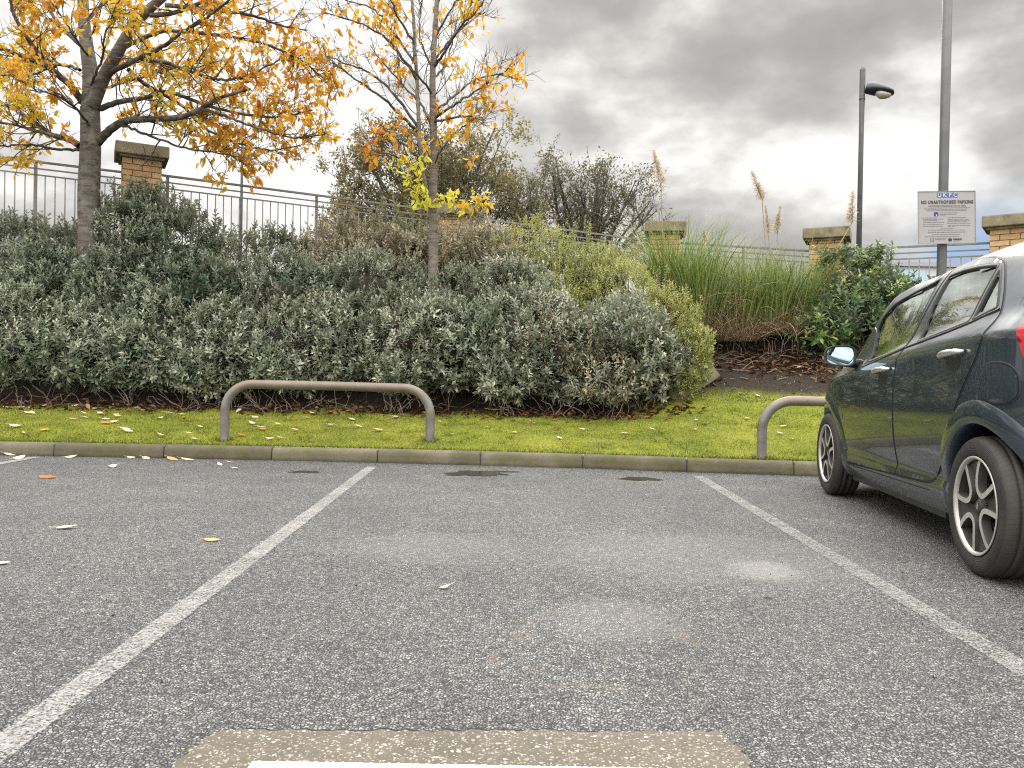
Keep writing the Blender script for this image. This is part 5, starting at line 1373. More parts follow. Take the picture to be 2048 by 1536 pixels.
belt_f = spl2([(1.60, .896), (1.25, .944), (.955, .985)], 8); belt_r = spl2([(.945, .986), (.6, 1.020), (.26, 1.062), (.10, 1.090), (.0, 1.107)], 6)
for side in (-1, 1):
    sfx = side
    for nm, dp, wins in (('front_door', F_DOOR, [F_WIN]), ('rear_door', R_DOOR, [R_WIN, Q_WIN])):
        dpoly = roundp(dp, .02, 3) if False else dp
        door = link(nm, panel_mesh(nm, inset(dens(dpoly, .03), .0035), .0035, side, [inset(dens(w, .02), -.010) for w in wins]), M_CARPAINT, car)
        ribbon('shut_line', dpoly, .0008, .013, side, M_RUBBER, door, h=.0004)
        for w in wins:
            pane = link('window_pane', panel_mesh('window_pane', inset(dens(w, .02), -.008), -.006, side, flange=0), M_GLASS, door)
            ribbon('window_seal', w, .0035, .018, side, M_RUBBER, door, h=.002)
        ribbon('belt_strip', belt_f if nm == 'front_door' else belt_r, .006, .013, side, M_CHROME if False else M_BLACK, door, closed=False, h=.004)
        # handle, and a dark disc that stands for the shade in its cup
        hu, hz = (1.165, .866) if nm == 'front_door' else (.225, .930)
        sl = .09
        hb = []
        for t in np.linspace(0, 1, 13):
            u = hu + .112 - .224 * t; z = hz - .009 + .018 * t
            lift = .006 + .040 * math.sin(math.pi * min(max(t * 1.0, 0), 1)) ** .45
            P, n = on_body([(u, z)], lift, side); hb.append(Vector(P[0]))
        rad = [.008 + .008 * math.sin(math.pi * t) ** .5 for t in np.linspace(0, 1, 13)]
        hm = MB().tube(hb, rad, 12)
        hnd = hm.build('door_handle', M_CHROME, door)
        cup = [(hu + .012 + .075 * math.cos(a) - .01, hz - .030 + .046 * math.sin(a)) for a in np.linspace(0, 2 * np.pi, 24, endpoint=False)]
        link('handle_recess_shade', panel_mesh('handle_recess_shade', cup, .0046, side, flange=.004, step=.02, grid=.02), M_BLACK, door)
    # flared arches
    for (cu, cz, cr) in ARCH:
        a = np.linspace(-.36, np.pi + .36, 66); rows = []
        for r, o in ((cr + .090, .0005), (cr + .082, .0048), (cr + .060, .0085), (cr + .035, .0115), (cr + .012, .0125), (cr - .002, .011), (cr - .010, .004)):
            uz = np.stack([cu + r * np.cos(a), np.maximum(cz + r * np.sin(a), .19)], -1); P, n = on_body(uz, o, side); rows.append(P)
        deep = rows[-1].copy(); deep[:, 0] -= side * .10; rows.append(deep)
        V = np.concatenate(rows); k = len(a); fs = []
        for r in range(len(rows) - 1):
            for i in range(k - 1):
                f = (r * k + i, r * k + i + 1, (r + 1) * k + i + 1, (r + 1) * k + i); fs.append(f if side > 0 else f[::-1])
        me = bpy.data.meshes.new('wheel_arch'); me.from_pydata([tuple(v) for v in V], [], fs); me.polygons.foreach_set('use_smooth', [True] * len(fs)); me.update()
        link('wheel_arch', me, M_CARPAINT, car)
        li = MB(); li.lathe([(cr + .015, -.26), (cr + .015, -.015)], 36, 'x', (side * .735, cu, cz), a0=-.25, a1=np.pi + .25) if side < 0 else li.lathe([(cr + .015, .26 - .52), (cr + .015, -.015)], 36, 'x', (side * .735, cu, cz), a0=-.25, a1=np.pi + .25)
        if side < 0:
            for i, v in enumerate(li.v): li.v[i] = (-(v[0] + .735) - .735, v[1], v[2])
        li.box((side * .44, cu, cz + .1), (.02, 2 * cr, 2 * cr))
        li.build('wheel_well', M_BLACK, car)
    # sill trim line
    ribbon('sill_seam', [(u, .262 + .02 * (1.97 - u) / 1.4) for u in np.linspace(1.95, .56, 40)], .0006, .007, side, M_RUBBER, car, closed=False, h=.0004)
    # fuel flap on the left only
    if side < 0:
        ff = [(-.143 + .112 * math.copysign(abs(math.cos(a)) ** .8, math.cos(a)) + .015 * math.sin(a), .803 + .083 * math.copysign(abs(math.sin(a)) ** .8, math.sin(a))) for a in np.linspace(0, 2 * np.pi, 40, endpoint=False)]
        flp = link('fuel_flap', panel_mesh('fuel_flap', inset(ff, .004), .003, side, step=.02, grid=.02), M_CARPAINT, car)
        ribbon('flap_gap', ff, .0008, .011, side, M_RUBBER, flp, h=.0004)
# tail lamps, headlamps
m, nt, out = new_mat('red_lamp_lens')
b = N(nt, 'ShaderNodeBsdfPrincipled', inp={'Base Color': (.42, .006, .02, 1), 'Roughness': .12, 'Coat Weight': 1.0, 'Coat Roughness': .02})
nt.links.new(b.outputs[0], out.inputs[0]); M_RED = m
M_CLEAR = simple('headlamp_lens', (.35, .37, .38), .08, .3, .1, 10, coat=1)
for side in (-1, 1):
    tl = roundp([(-.262, .925), (-.232, 1.015), (-.30, 1.075), (-.42, 1.09), (-.475, 1.0), (-.47, .80), (-.40, .775), (-.31, .835)], .03, 4)
    link('tail_light', panel_mesh('tail_light', tl, .012, side, step=.02, grid=.02, flange=.02), M_RED, car)
    hl = roundp([(2.50, .70), (2.62, .69), (2.86, .60), (2.95, .55), (2.93, .48), (2.75, .50), (2.58, .58)], .03, 4)
    link('headlight', panel_mesh('headlight', hl, .006, side, step=.02, grid=.02, flange=.015), M_CLEAR, car)
# bonnet edge seam and tailgate seam are left to the skin; number plates are out of view
# ---- mirrors
def mirror(side):
    u0, z0, x0 = 1.775, .965, side * .862
    vs, fs = [], []; nr, na = 9, 28
    def ringp(t):   # t 0 = glass edge (rear) .. 1 = nose
        o = []
        s = (1 - t ** 2.4) ** (1 / 2.4) if t < 1 else 0
        for k in range(na):
            a = 2 * math.pi * k / na; ca, sa = math.cos(a), math.sin(a); e = 2 / 3.2
            w = .098 * math.copysign(abs(ca) ** e, ca); h_ = (.070 if sa > 0 else .064) * math.copysign(abs(sa) ** e, sa)
            h_ *= 1 - .12 * (w / .098) * side * -1 * -1 if False else 1 + .10 * side * w / .098 * -1
            o.append(Vector((x0 + w * s, u0 + .105 * t, z0 + h_ * s + .006 * t)))
        return o
    ts = [0, .12, .3, .5, .66, .8, .9, .96, .995]
    mb = MB(); vs = []
    for t in ts: vs += ringp(t)
    fs = [(i * na + k, i * na + (k + 1) % na, (i + 1) * na + (k + 1) % na, (i + 1) * na + k) for i in range(len(ts) - 1) for k in range(na)]
    fs.append(tuple((len(ts) - 1) * na + k for k in range(na)))
    mb.add(vs, fs, True)
    h_ = mb.build('wing_mirror', M_CARPAINT, car)
    # dark bezel and glass
    def oval(s, y, dz=0): return [Vector((x0 + (p.x - x0) * s, y, z0 + (p.z - z0) * s + dz)) for p in ringp(0)]
    bz = MB(); a_, b_ = oval(1.0, u0), oval(.86, u0 - .004); c_ = oval(.83, u0 + .010); vs = a_ + b_ + c_
    bz.add(vs, [(i * na + k, i * na + (k + 1) % na, (i + 1) * na + (k + 1) % na, (i + 1) * na + k) for i in range(2) for k in range(na)], True); bz.build('mirror_bezel', M_BLACK, h_)
    gm = MB(); o = oval(.835, u0 + .006); gm.add(o, [tuple(range(na)) if True else ()]); 
    mg = gm.build('mirror_glass', M_MIRROR, h_)
    ar = MB(); ar.tube([(side * .70, u0 + .06, .915), (side * .76, u0 + .055, .922), (side * .82, u0 + .05, .930)], [.038, .030, .032], 12); ar.build('mirror_arm', M_BLACK, h_)
    if side < 0: pass
    sg = MB(); sg.box((x0 + side * .087, u0 + .052, z0 - .010), (.012, .05, .022), bev=.004); sg.build('side_indicator', M_CLEAR, h_)
m, nt, out = new_mat('mirror_silver'); b = N(nt, 'ShaderNodeBsdfPrincipled', inp={'Base Color': (.42, .55, .62, 1), 'Metallic': 1.0, 'Roughness': .01}); nt.links.new(b.outputs[0], out.inputs[0]); M_MIRROR = m
for s in (-1, 1): mirror(s)
# black triangle at the foot of the windscreen pillar, where the mirror is bolted on
for s in (-1, 1):
    link('mirror_sail', panel_mesh('mirror_sail', roundp([(1.59, .915), (1.665, 1.115), (1.74, 1.15), (1.88, 1.03), (1.90, .925)], .012), .006, s, flange=.006), M_BLACK if False else M_CARPAINT, car)

# ---- wheels
m, nt, out = new_mat('tyre_rubber'); co = coords(nt)
sp = N(nt, 'ShaderNodeSeparateXYZ', inp={0: co})
ang = math_n(nt, 'ARCTAN2', sp.outputs[2], sp.outputs[1]); rad_ = math_n(nt, 'SQRT', math_n(nt, 'ADD', math_n(nt, 'MULTIPLY', sp.outputs[1], sp.outputs[1]), math_n(nt, 'MULTIPLY', sp.outputs[2], sp.outputs[2])))
blk = math_n(nt, 'GREATER_THAN', math_n(nt, 'SINE', math_n(nt, 'ADD', math_n(nt, 'MULTIPLY', ang, 84.0), math_n(nt, 'MULTIPLY', sp.outputs[0], 60.0))), -.72)
trd = math_n(nt, 'GREATER_THAN', rad_, .272)
grv = math_n(nt, 'SUBTRACT', 1.0, math_n(nt, 'MULTIPLY', trd, math_n(nt, 'SUBTRACT', 1.0, blk)))
dn = noise(nt, co, 14, 5, .65)
c = ramp(nt, dn, [(.3, (.014, .014, .015)), (.7, (.034, .032, .030))]); c = mixc(nt, math_n(nt, 'MULTIPLY', trd, .35), c, (.06, .053, .045))
b = N(nt, 'ShaderNodeBsdfPrincipled', inp={'Base Color': c, 'Roughness': .7, 'Specular IOR Level': .35})
ribs = math_n(nt, 'MULTIPLY', math_n(nt, 'SINE', math_n(nt, 'MULTIPLY', rad_, 900.0)), math_n(nt, 'MULTIPLY', math_n(nt, 'SUBTRACT', 1.0, trd), .10))
bn = N(nt, 'ShaderNodeBump', inp={'Strength': .9, 'Distance': .006, 'Height': math_n(nt, 'ADD', grv, ribs)}); nt.links.new(bn.outputs[0], b.inputs['Normal']); nt.links.new(b.outputs[0], out.inputs[0]); M_TYRE = m
M_RIMFACE = simple('machined_alloy', (.42, .405, .38), .4, .4, .12, 30)
M_RIMDARK = simple('dark_alloy', (.048, .044, .040), .5, .2, .2, 20)
M_DISC = simple('brake_disc', (.06, .052, .045), .5, .6, .3, 14)
TYRE_P = [(.203, -.078), (.208, -.084), (.222, -.090), (.245, -.092), (.268, -.088), (.281, -.078), (.288, -.064), (.2905, -.050), (.2905, -.040), (.284, -.0385), (.284, -.033), (.2915, -.0315), (.292, -.010), (.2855, -.008), (.2855, .008), (.292, .010), (.2915, .0315), (.284, .033), (.284, .0385), (.2905, .040), (.2905, .050), (.288, .064), (.281, .078), (.268, .088), (.245, .092), (.222, .090), (.208, .084), (.203, .078)]
def wheel(u, side, spin, steer=0.0):
    """axis along x; outer face towards side"""
    w = empty('wheel', (side * .695, u, .291)); w.parent = car; w.rotation_euler = (0, 0, steer)
    ty = MB().lathe(TYRE_P, 96, 'x').build('tyre', M_TYRE, w)
    s = side; Rz = .203
    rm = MB()
    rm.lathe([(Rz, .084 * s), (Rz + .004, .087 * s), (Rz + .003, .090 * s), (Rz - .004, .090 * s), (Rz - .010, .084 * s), (Rz - .014, .070 * s)], 72, 'x')
    # four machined horseshoe spokes that open towards the rim
    lip = .078 * s
    def P3(r, a, x): return Vector((x, r * math.cos(a) * s, r * math.sin(a)))
    sd_ = MB()
    for q in range(4):
        A = spin + q * math.pi / 2 + R(60)
        half_ = [(.196, R(24)), (.165, R(25.5)), (.135, R(26)), (.108, R(26)), (.086, R(24)), (.070, R(18)), (.0635, R(8))]
        cl = [(r, A + a) for r, a in half_] + [(.062, A)] + [(r, A - a) for r, a in half_[::-1]]
        pts = spline([P3(r, a, 0) for r, a in cl], 4); t = unit(np.gradient(pts, axis=0)); nrm = np.stack([np.zeros(len(t)), -t[:, 2], t[:, 1]], -1)
        rr = np.linalg.norm(pts[:, 1:], axis=1); x = lip - s * .012 * np.clip(1 - (rr - .06) / .14, 0, 1) * 0 + s * (.006 * np.sin(np.clip(rr / .2, 0, 1) * 3.1))
        wd = .0108
        a1 = pts + nrm * wd; a2 = pts - nrm * wd; k = len(pts)
        for arr in (a1, a2): arr[:, 0] = x
        b1 = pts + nrm * (wd + .003); b2 = pts - nrm * (wd + .003); b1[:, 0] = x - s * .035; b2[:, 0] = x - s * .035
        V = np.concatenate([b1, a1, a2, b2])
        rm.add([tuple(v) for v in V], [(k + i, k + i + 1, 2 * k + i + 1, 2 * k + i) for i in range(k - 1)])
        sd_.add([tuple(v) for v in V], [(r * k + i, r * k + i + 1, (r + 1) * k + i + 1, (r + 1) * k + i) for i in range(k - 1) for r in (0, 2)])
    rim = rm.build('rim', M_RIMFACE, w)
    sd_.build('spoke_flank', M_RIMDARK, w)
    dk = MB()
    dk.lathe([(.189, .076 * s), (.186, .05 * s), (.183, -.02 * s), (.180, -.075 * s)], 64, 'x')
    # dark webs between the horseshoes
    for q in range(4):
        A = spin + q * math.pi / 2 + R(15)
        o = [(.03, R(-40)), (.066, R(-26)), (.10, R(-17.5)), (.15, R(-19)), (.189, R(-20)), (.189, R(0)), (.189, R(20)), (.15, R(19)), (.10, R(17.5)), (.066, R(26)), (.03, R(40))]
        top = [P3(r, A + a, lip - s * (.010 + .014 * (1 - r / .19))) for r, a in o]; bt = [P3(r * .98, A + a, lip - s * .045) for r, a in o]; n = len(o)
        dk.add(top + bt, [tuple(range(n))] + [(i, (i + 1) % n, n + (i + 1) % n, n + i) for i in range(n)])
    dk.lathe([(.0, lip - s * .012), (.030, lip - s * .012), (.034, lip - s * .018), (.058, lip - s * .024), (.062, lip - s * .05)], 40, 'x')
    dk.build('spoke_web', M_RIMDARK, w)
    cp_ = MB().lathe([(0, lip - s * .004), (.024, lip - s * .005), (.0275, lip - s * .009), (.028, lip - s * .02)], 32, 'x'); cp_.build('hub_cap', M_RIMDARK, w)
    for q in range(4):
        A = spin + q * math.pi / 2 + R(15)
        c = P3(.047, A, lip - s * .020)
        nb = MB().lathe([(0, s * .010), (.006, s * .0095), (.008, s * .006), (.009, 0)], 6, 'x', tuple(c)); nb.build('wheel_nut', M_DISC, w)
    bd = MB().lathe([(.05, 0.0), (.06, .012 * s), (.068, .014 * s), (.122, .014 * s), (.122, 0.004 * s), (.068, .004 * s)], 48, 'x'); bd.box((0, .105 * (1 if u < 1 else -1), .02), (.06, .05, .13), bev=.01); bd.build('brake_disc', M_DISC, w)
    # embossed lettering on the hub
    tc = bpy.data.curves.new('hub_letters', 'FONT'); tc.body = 'KIA'; tc.size = .021; tc.extrude = .0006; tc.align_x = 'CENTER'; tc.align_y = 'CENTER'; tc.space_character = .9
    to = bpy.data.objects.new('tmp', tc); COL.objects.link(to); bpy.context.view_layer.update()
    me = bpy.data.meshes.new_from_object(to.evaluated_get(bpy.context.evaluated_depsgraph_get())); bpy.data.objects.remove(to)
    tl_ = link('hub_letters', me, M_RIMFACE, w); rot = -spin
    M3 = Matrix(((0, 0, s), (-s * -1 * -1 if False else (s * 1.0), 0, 0), (0, 1, 0)))   # text x -> +-y, text y -> z, text normal -> x
    tl_.matrix_local = Matrix.Translation((lip - s * .003, 0, 0)) @ (M3 @ Matrix.Rotation(R(78), 3, 'Z')).to_4x4()
    return w
for s in (-1, 1):
    wheel(0.0, s, R(0)); wheel(2.40, s, R(22))
# ---- interior seen through the glass
M_SEAT = simple('seat_cloth', (.02, .021, .023), .9, 0, .2, 30)
M_TRIM = simple('dash_plastic', (.018, .018, .02), .7, 0, .2, 20)
def seat(x, y):
    r = MB()
    r.box((x, y + .06, .50), (.46, .48, .16), bev=.05)
    r.box((x, y - .26, .80), (.44, .14, .58), Matrix.Rotation(R(14), 3, 'X'), .86, .0)
    st = r.build('seat', M_SEAT, car)
    hr = MB(); hr.box((x, y - .36, 1.17), (.24, .10, .17), Matrix.Rotation(R(10), 3, 'X'), bev=.035); hr.tube([(x - .05, y - .34, 1.06), (x - .05, y - .35, 1.12)], .006, 8); hr.tube([(x + .05, y - .34, 1.06), (x + .05, y - .35, 1.12)], .006, 8)
    hr.build('headrest', M_SEAT, st)
seat(-.33, 1.18); seat(.33, 1.18)
rb = MB(); rb.box((0, .42, .50), (1.16, .46, .18), bev=.05); rb.box((0, .17, .80), (1.14, .14, .52), Matrix.Rotation(R(14), 3, 'X'), .92)
bn_ = rb.build('rear_bench', M_SEAT, car)
for x in (-.34, .34):
    h_ = MB(); h_.box((x, .09, 1.10), (.24, .09, .13), bev=.03); h_.build('headrest', M_SEAT, bn_)
db = MB(); db.box((0, 1.95, .82), (1.28, .50, .20), bev=.05); db.box((0, 1.78, .65), (.26, .3, .4), bev=.04); db.build('dashboard', M_TRIM, car)
sw = MB(); c = Vector((.34, 1.62, .90)); rt = Matrix.Rotation(R(65), 3, 'X')
sw.tube([c + rt @ Vector((.18 * math.cos(a), .18 * math.sin(a), 0)) for a in np.linspace(0, 2 * np.pi, 40)], .014, 8, cap=False)
sw.tube([c, c + rt @ Vector((.17, 0, 0))], .015, 8); sw.tube([c, c + rt @ Vector((-.17, 0, 0))], .015, 8); sw.tube([c, c + Vector((0, .2, -.08))], .03, 10)
sw.build('steering_wheel', M_TRIM, car)
ps = MB(); ps.box((0, -.22, .95), (1.05, .32, .02)); ps.build('parcel_shelf', M_TRIM, car)
# ------------------------------------------------------------------ tubular hoop barriers
m, nt, out = new_mat('weathered_hoop_paint'); co = coords(nt)
n1 = noise(nt, co, 5, 6, .65); n2 = noise(nt, co, 40, 5, .7)
geo = N(nt, 'ShaderNodeTexCoord').outputs['Object']; sz = N(nt, 'ShaderNodeSeparateXYZ', inp={0: geo}).outputs[2]
c = ramp(nt, n1, [(.28, (.075, .065, .055)), (.52, (.16, .147, .133)), (.78, (.27, .255, .24))])
top = N(nt, 'ShaderNodeMapRange', inp={0: math_n(nt, 'ADD', sz, math_n(nt, 'MULTIPLY', n1, .12)), 1: .47, 2: .62, 3: 0.0, 4: .7}).outputs[0]
c = mixc(nt, top, c, (.125, .088, .055))
c = mixc(nt, ramp(nt, n2, [(.55, (0, 0, 0)), (.70, (.75, .75, .75))]), c, (.075, .05, .03))
b = N(nt, 'ShaderNodeBsdfPrincipled', inp={'Base Color': c, 'Roughness': .5, 'Metallic': .15})
bn = N(nt, 'ShaderNodeBump', inp={'Strength': .15, 'Distance': .003, 'Height': n2}); nt.links.new(bn.outputs[0], b.inputs['Normal']); nt.links.new(b.outputs[0], out.inputs[0]); M_HOOP = m
def hoop(A, B, H, label, r=.043, R_=.26):
    t = (Vector((B.x, B.y, 0)) - Vector((A.x, A.y, 0))); L = t.length; root_z = min(A.z, B.z)
    o0 = Vector((A.x, A.y, root_z)); az = A.z - root_z; bz = B.z - root_z; Ht = H
    pts = [(0, 0, az - .15), (0, 0, az), (0, 0, Ht - R_)]
    pts += [(R_ - R_ * math.cos(a), 0, Ht - R_ + R_ * math.sin(a)) for a in np.linspace(.12, math.pi / 2, 10)]
    k = .0 
    pts += [(L * .5, 0, Ht - .004)]
    pts += [(L - R_ + R_ * math.sin(a), 0, Ht - R_ + R_ * math.cos(a) - .012) for a in np.linspace(0, math.pi / 2 - .12, 10)]
    pts += [(L, 0, Ht - R_ - .012), (L, 0, bz), (L, 0, bz - .15)]
    o = MB().tube(pts, r, 20).build('hoop_barrier', M_HOOP)
    o.location = o0; o.rotation_euler = (0, 0, math.atan2(t.y, t.x)); tag(o, label, 'barrier', 'tubular hoop barriers on the verge')
    return o
a = ground_hit(449, 880); b = ground_hit(860, 880)
zt = at(600, 761, (a.y + b.y) / 2).z - .043
hoop(a, b, zt - min(a.z, b.z), 'bare weathered grey-brown tubular hoop barrier standing in full view in front of the hedge')
a = ground_hit(1523, 915); zt = at(1620, 793, a.y - .1).z - .043
b = Vector((a.x + 2.05, a.y - .28, 0)); b.z = tz1(b.x, b.y)
hoop(a, b, zt - min(a.z, b.z), 'grey tubular hoop barrier whose far end is hidden behind the parked car')

# old edging board poking out of the hedge end ---------------------------------
q0 = ground_hit(1352, 800); q1 = ground_hit(1425, 762)
q0.z += .02; q1.z += .10
t = (q1 - q0); L = t.length * 1.15
rot = t.to_track_quat('X', 'Z').to_matrix()
mb = MB(); mb.box((0, 0, 0), (L, .05, .17), bev=.008)
o = mb.build('edging_board', simple('mossy_concrete_edging', (.115, .10, .055), .9, 0, .4, 9, .5, 40)); o.location = (q0 + q1) / 2; o.rotation_euler = (rot @ Matrix.Rotation(R(-28), 3, 'X')).to_euler()
tag(o, 'loose mossy edging slab sticking out of the right end of the hedge over the grass', 'edging slab')

# sign on its pole ------------------------------------------------------
M_POLE = simple('galvanised_pole', (.085, .088, .09), .5, .4, .18, 6, .1, 40)
SY = 8.2
pb = at(1883, 545, SY); gz = tz1(pb.x, pb.y)
pole = empty('lamp_column', (pb.x, pb.y, gz)); tag(pole, 'tall grey steel column in front of the fence that carries the parking notice', 'lamp column')
pr = .046
MB().lathe([(pr * 1.0, -.3), (pr, 2.2), (pr * .99, 6.5), (.0, 6.51)], 28, 'z').build('shaft', M_POLE, pole)
mb = MB(); mb.box((0, -.0, .45), (.14, .135, .5), bev=.01); mb.build('base_door', M_POLE, pole)
# notice board
c0, c1, c2, c3 = (at(x, y, SY - .085) for x, y in ((1838, 383), (1954, 381), (1949, 487), (1834, 488)))
ctr = (c0 + c1 + c2 + c3) / 4; SW = ((c1 - c0).length + (c2 - c3).length) / 2; SH = ((c0 - c3).length + (c1 - c2).length) / 2
sx = ((c1 - c0) + (c2 - c3)).normalized(); ang_y = math.atan2(sx.y, sx.x)
sign = empty('parking_notice', tuple(ctr)); up_ = ((c0 - c3) + (c1 - c2)).normalized()
nrm = sx.cross(up_).normalized(); up_ = nrm.cross(sx)
sign.matrix_world = Matrix.Translation(ctr) @ Matrix((sx, up_, nrm)).transposed().to_4x4()
tag(sign, 'square pale no unauthorised parking notice strapped to the tall column', 'sign')
M_SIGN = simple('sign_white', (.27, .255, .255), .45, 0, .05, 5); M_SBLACK = simple('sign_black', (.02, .02, .025), .5); M_SBLUE = simple('sign_blue', (.03, .07, .26), .5, 0, .1); M_SGREY = simple('sign_small_print', (.14, .135, .14), .5); M_SNAVY = simple('sign_navy', (.012, .018, .17), .5); M_SWHITE = simple('sign_letter_white', (.45, .47, .52), .5)
mb = MB(); mb.box((0, 0, -.004), (SW, SH, .006), bev=.0015); mb.build('board', M_SIGN, sign)
mb = MB()
mb.box((0, SH * .28, -.035), (.16, .03, .05)); mb.box((0, -SH * .28, -.035), (.16, .03, .05)); mb.build('bracket', M_POLE, sign)
fm = MB(); e = .006
for (x, y, w, h_) in ((0, SH / 2 - e / 2, SW, e), (0, -SH / 2 + e / 2, SW, e), (SW / 2 - e / 2, 0, e, SH - 2 * e), (-SW / 2 + e / 2, 0, e, SH - 2 * e)): fm.box((x, y, .001), (w, h_, .006))
fm.build('edge_trim', simple('sign_trim', (.22, .21, .205), .5), sign)
def text(s, x, y, size, mat, w=None, name='lettering', z=.0016, sp=1.0, thick=0.0):
    tc = bpy.data.curves.new(name, 'FONT'); tc.body = s; tc.size = size; tc.extrude = .0004; tc.offset = thick; tc.align_x = 'CENTER'; tc.align_y = 'CENTER'; tc.space_character = sp
    to = bpy.data.objects.new('tmp', tc); COL.objects.link(to); bpy.context.view_layer.update()
    me = bpy.data.meshes.new_from_object(to.evaluated_get(bpy.context.evaluated_depsgraph_get())); bpy.data.objects.remove(to)
    o = link(name, me, mat, sign)
    if w:
        xs = [v.co.x for v in me.vertices]; k = w / (max(xs) - min(xs)); o.scale = (k, 1, 1)
    o.location = (x, y, z); return o
def sx_(p): return (p - .495) * SW * 1792 / 1480
def PX(x, y): return ((x - 890) / 1480 * SW + (y - 760) / 1340 * .02 * SW, -(y - 760) / 1340 * SH)
lb = MB()
for i, xx in enumerate((715, 850, 985, 1120)):
    x, y = PX(xx, 195); lb.box((x, y, .0006), (122 / 1480 * SW, 112 / 1340 * SH, .0016))
lb.build('logo_squares', M_SBLUE, sign)
for ch, xx in zip('UKPC', (715, 850, 985, 1120)):
    x, y = PX(xx, 195); text(ch, x, y, .058, M_SWHITE, name='logo_letter', z=.0022, thick=.0004)
x, y = PX(910, 375); text('NO UNAUTHORISED PARKING', x, y, .046, M_SBLACK, 1330 / 1480 * SW, 'headline', sp=1.22, thick=.0017)
x, y = PX(905, 467); text('AUTHORISED PARKING ONLY AT ALL TIMES', x, y, .017, M_SGREY, 960 / 1480 * SW, 'subheading', thick=.0008)
lr = random.Random(8); lines = MB()
def pline(x0, x1, yy, h_=11):
    """a line of small print: word-length dashes"""
    x = x0
    while x < x1:
        w = min(lr.uniform(30, 95), x1 - x); a = PX(x + w / 2, yy); lines.box((a[0], a[1], .0004), (w / 1480 * SW, h_ / 1340 * SH, .0012)); x += w + lr.uniform(9, 15)
for x0, x1, yy in ((310, 1490, 515), (345, 1430, 552), (385, 1400, 585), (715, 1170, 642), (715, 1135, 680), (715, 860, 715),
                   (240, 640, 765), (280, 820, 800), (280, 640, 835), (280, 820, 880), (270, 800, 935), (280, 780, 980), (910, 1390, 765), (910, 1440, 805), (920, 1480, 835), (900, 1400, 870), (900, 1500, 910), (910, 1480, 965), (910, 1110, 995),
                   (690, 1045, 1045), (400, 1340, 1080), (500, 1210, 1190), (320, 1180, 1240), (570, 860, 1290), (570, 830, 1318), (1040, 1220, 1360)): pline(x0, x1, yy)
pline(390, 1370, 1133, 16)
lines.build('small_print', M_SGREY, sign)['kind'] = 'stuff'
ic = MB(); a = PX(620, 675); ic.box((a[0], a[1], .0005), (108 / 1480 * SW, 100 / 1340 * SH, .0014)); ic.build('blue_icon', M_SNAVY, sign)
ic = MB(); a = PX(622, 705); ic.box((a[0], a[1], .0014), (.009, .015, .0008)); ic.build('icon_mark', M_SWHITE, sign)
ic = MB(); a = PX(495, 1325); 
for dx, dy, w, h_ in ((0, 38, 100, 12), (0, -38, 100, 12), (-44, 0, 12, 70), (44, 0, 12, 70), (8, -6, 40, 20)): ic.box((a[0] + dx / 1480 * SW, a[1] + dy / 1340 * SH, .0005), (w / 1480 * SW, h_ / 1340 * SH, .0012))
ic.build('footer_mark', M_SGREY, sign)
ic = MB(); a = PX(955, 1325); ic.lathe([(.008, .0012), (.019, .0012), (.019, 0)], 28, 'z', (a[0], a[1], 0)); ic.box((a[0], a[1], .0006), (.026, .008, .0012)); ic.build('footer_roundel', M_SBLACK, sign)
x, y = PX(1145, 1318); text('PARKING', x, y, .024, M_SBLACK, 220 / 1480 * SW, 'footer_lettering', thick=.0008)

# lamp post beyond the fence ---------------------------------------------
LY = 14.0
tp = at(1727.5, 134, LY); bt = at(1717, 530, LY); gz = tz1(bt.x, bt.y)
lp = empty('street_lamp', (bt.x, bt.y, gz)); tag(lp, 'grey street lamp with a single side-mounted lantern beyond the railings', 'street lamp')
M_LAMPG = simple('grey_lamp_paint', (.085, .09, .088), .5, .2, .2, 8)
Ht = tp.z - gz; lean = (tp.x - bt.x) * .25
ps = [(0, 0, -.2), (0, 0, Ht - 1.02), (0, 0, Ht - .5), (0, 0, Ht - .06), (0, 0, Ht - .012), (0, 0, Ht)]
MB().tube(ps, [.048, .041, .047, .047, .040, .012], 18).build('post', M_LAMPG, lp)
mb = MB(); mb.lathe([(.041, Ht - .58), (.051, Ht - .57), (.051, Ht - .54), (.047, Ht - .53)], 20, 'z'); mb.build('collar', M_LAMPG, lp)
# lantern: flattened shell that points right and a little down
hx = Matrix.Translation((.06, 0, Ht - .38)) @ Matrix.Rotation(R(17), 4, 'Y') @ Matrix.Rotation(R(-22), 4, 'Z')
prof_t = [(0, .08, .10), (.06, .12, .125), (.16, .155, .12), (.28, .155, .09), (.38, .14, .065), (.45, .10, .035), (.47, .03, 0.0)]
vs = []; na = 20
for x, w, h_ in prof_t:
    for k in range(na):
        a = 2 * math.pi * k / na; vs.append(hx @ Vector((x, w * math.cos(a), h_ * math.sin(a) if math.sin(a) > 0 else .075 * math.sin(a) * (1 if x < .2 else .7 if x < .4 else .3))))
fs = [(i * na + k, i * na + (k + 1) % na, (i + 1) * na + (k + 1) % na, (i + 1) * na + k) for i in range(len(prof_t) - 1) for k in range(na)] + [tuple(range(na))]
sh = MB().add(vs, fs, True).build('lantern_shell', simple('lantern_dark', (.022, .028, .036), .4, .1, .2, 10), lp)
vs = []
for x, w, h_ in [(.15, .02, 0), (.17, .085, .045), (.25, .11, .085), (.33, .10, .075), (.40, .07, .035), (.42, .015, 0)]:
    for k in range(na):
        a = 2 * math.pi * k / na; vs.append(hx @ Vector((x + .02, w * math.cos(a), -.045 + (-h_ * abs(math.sin(a)) if math.sin(a) < 0 else .004 * math.sin(a)))))
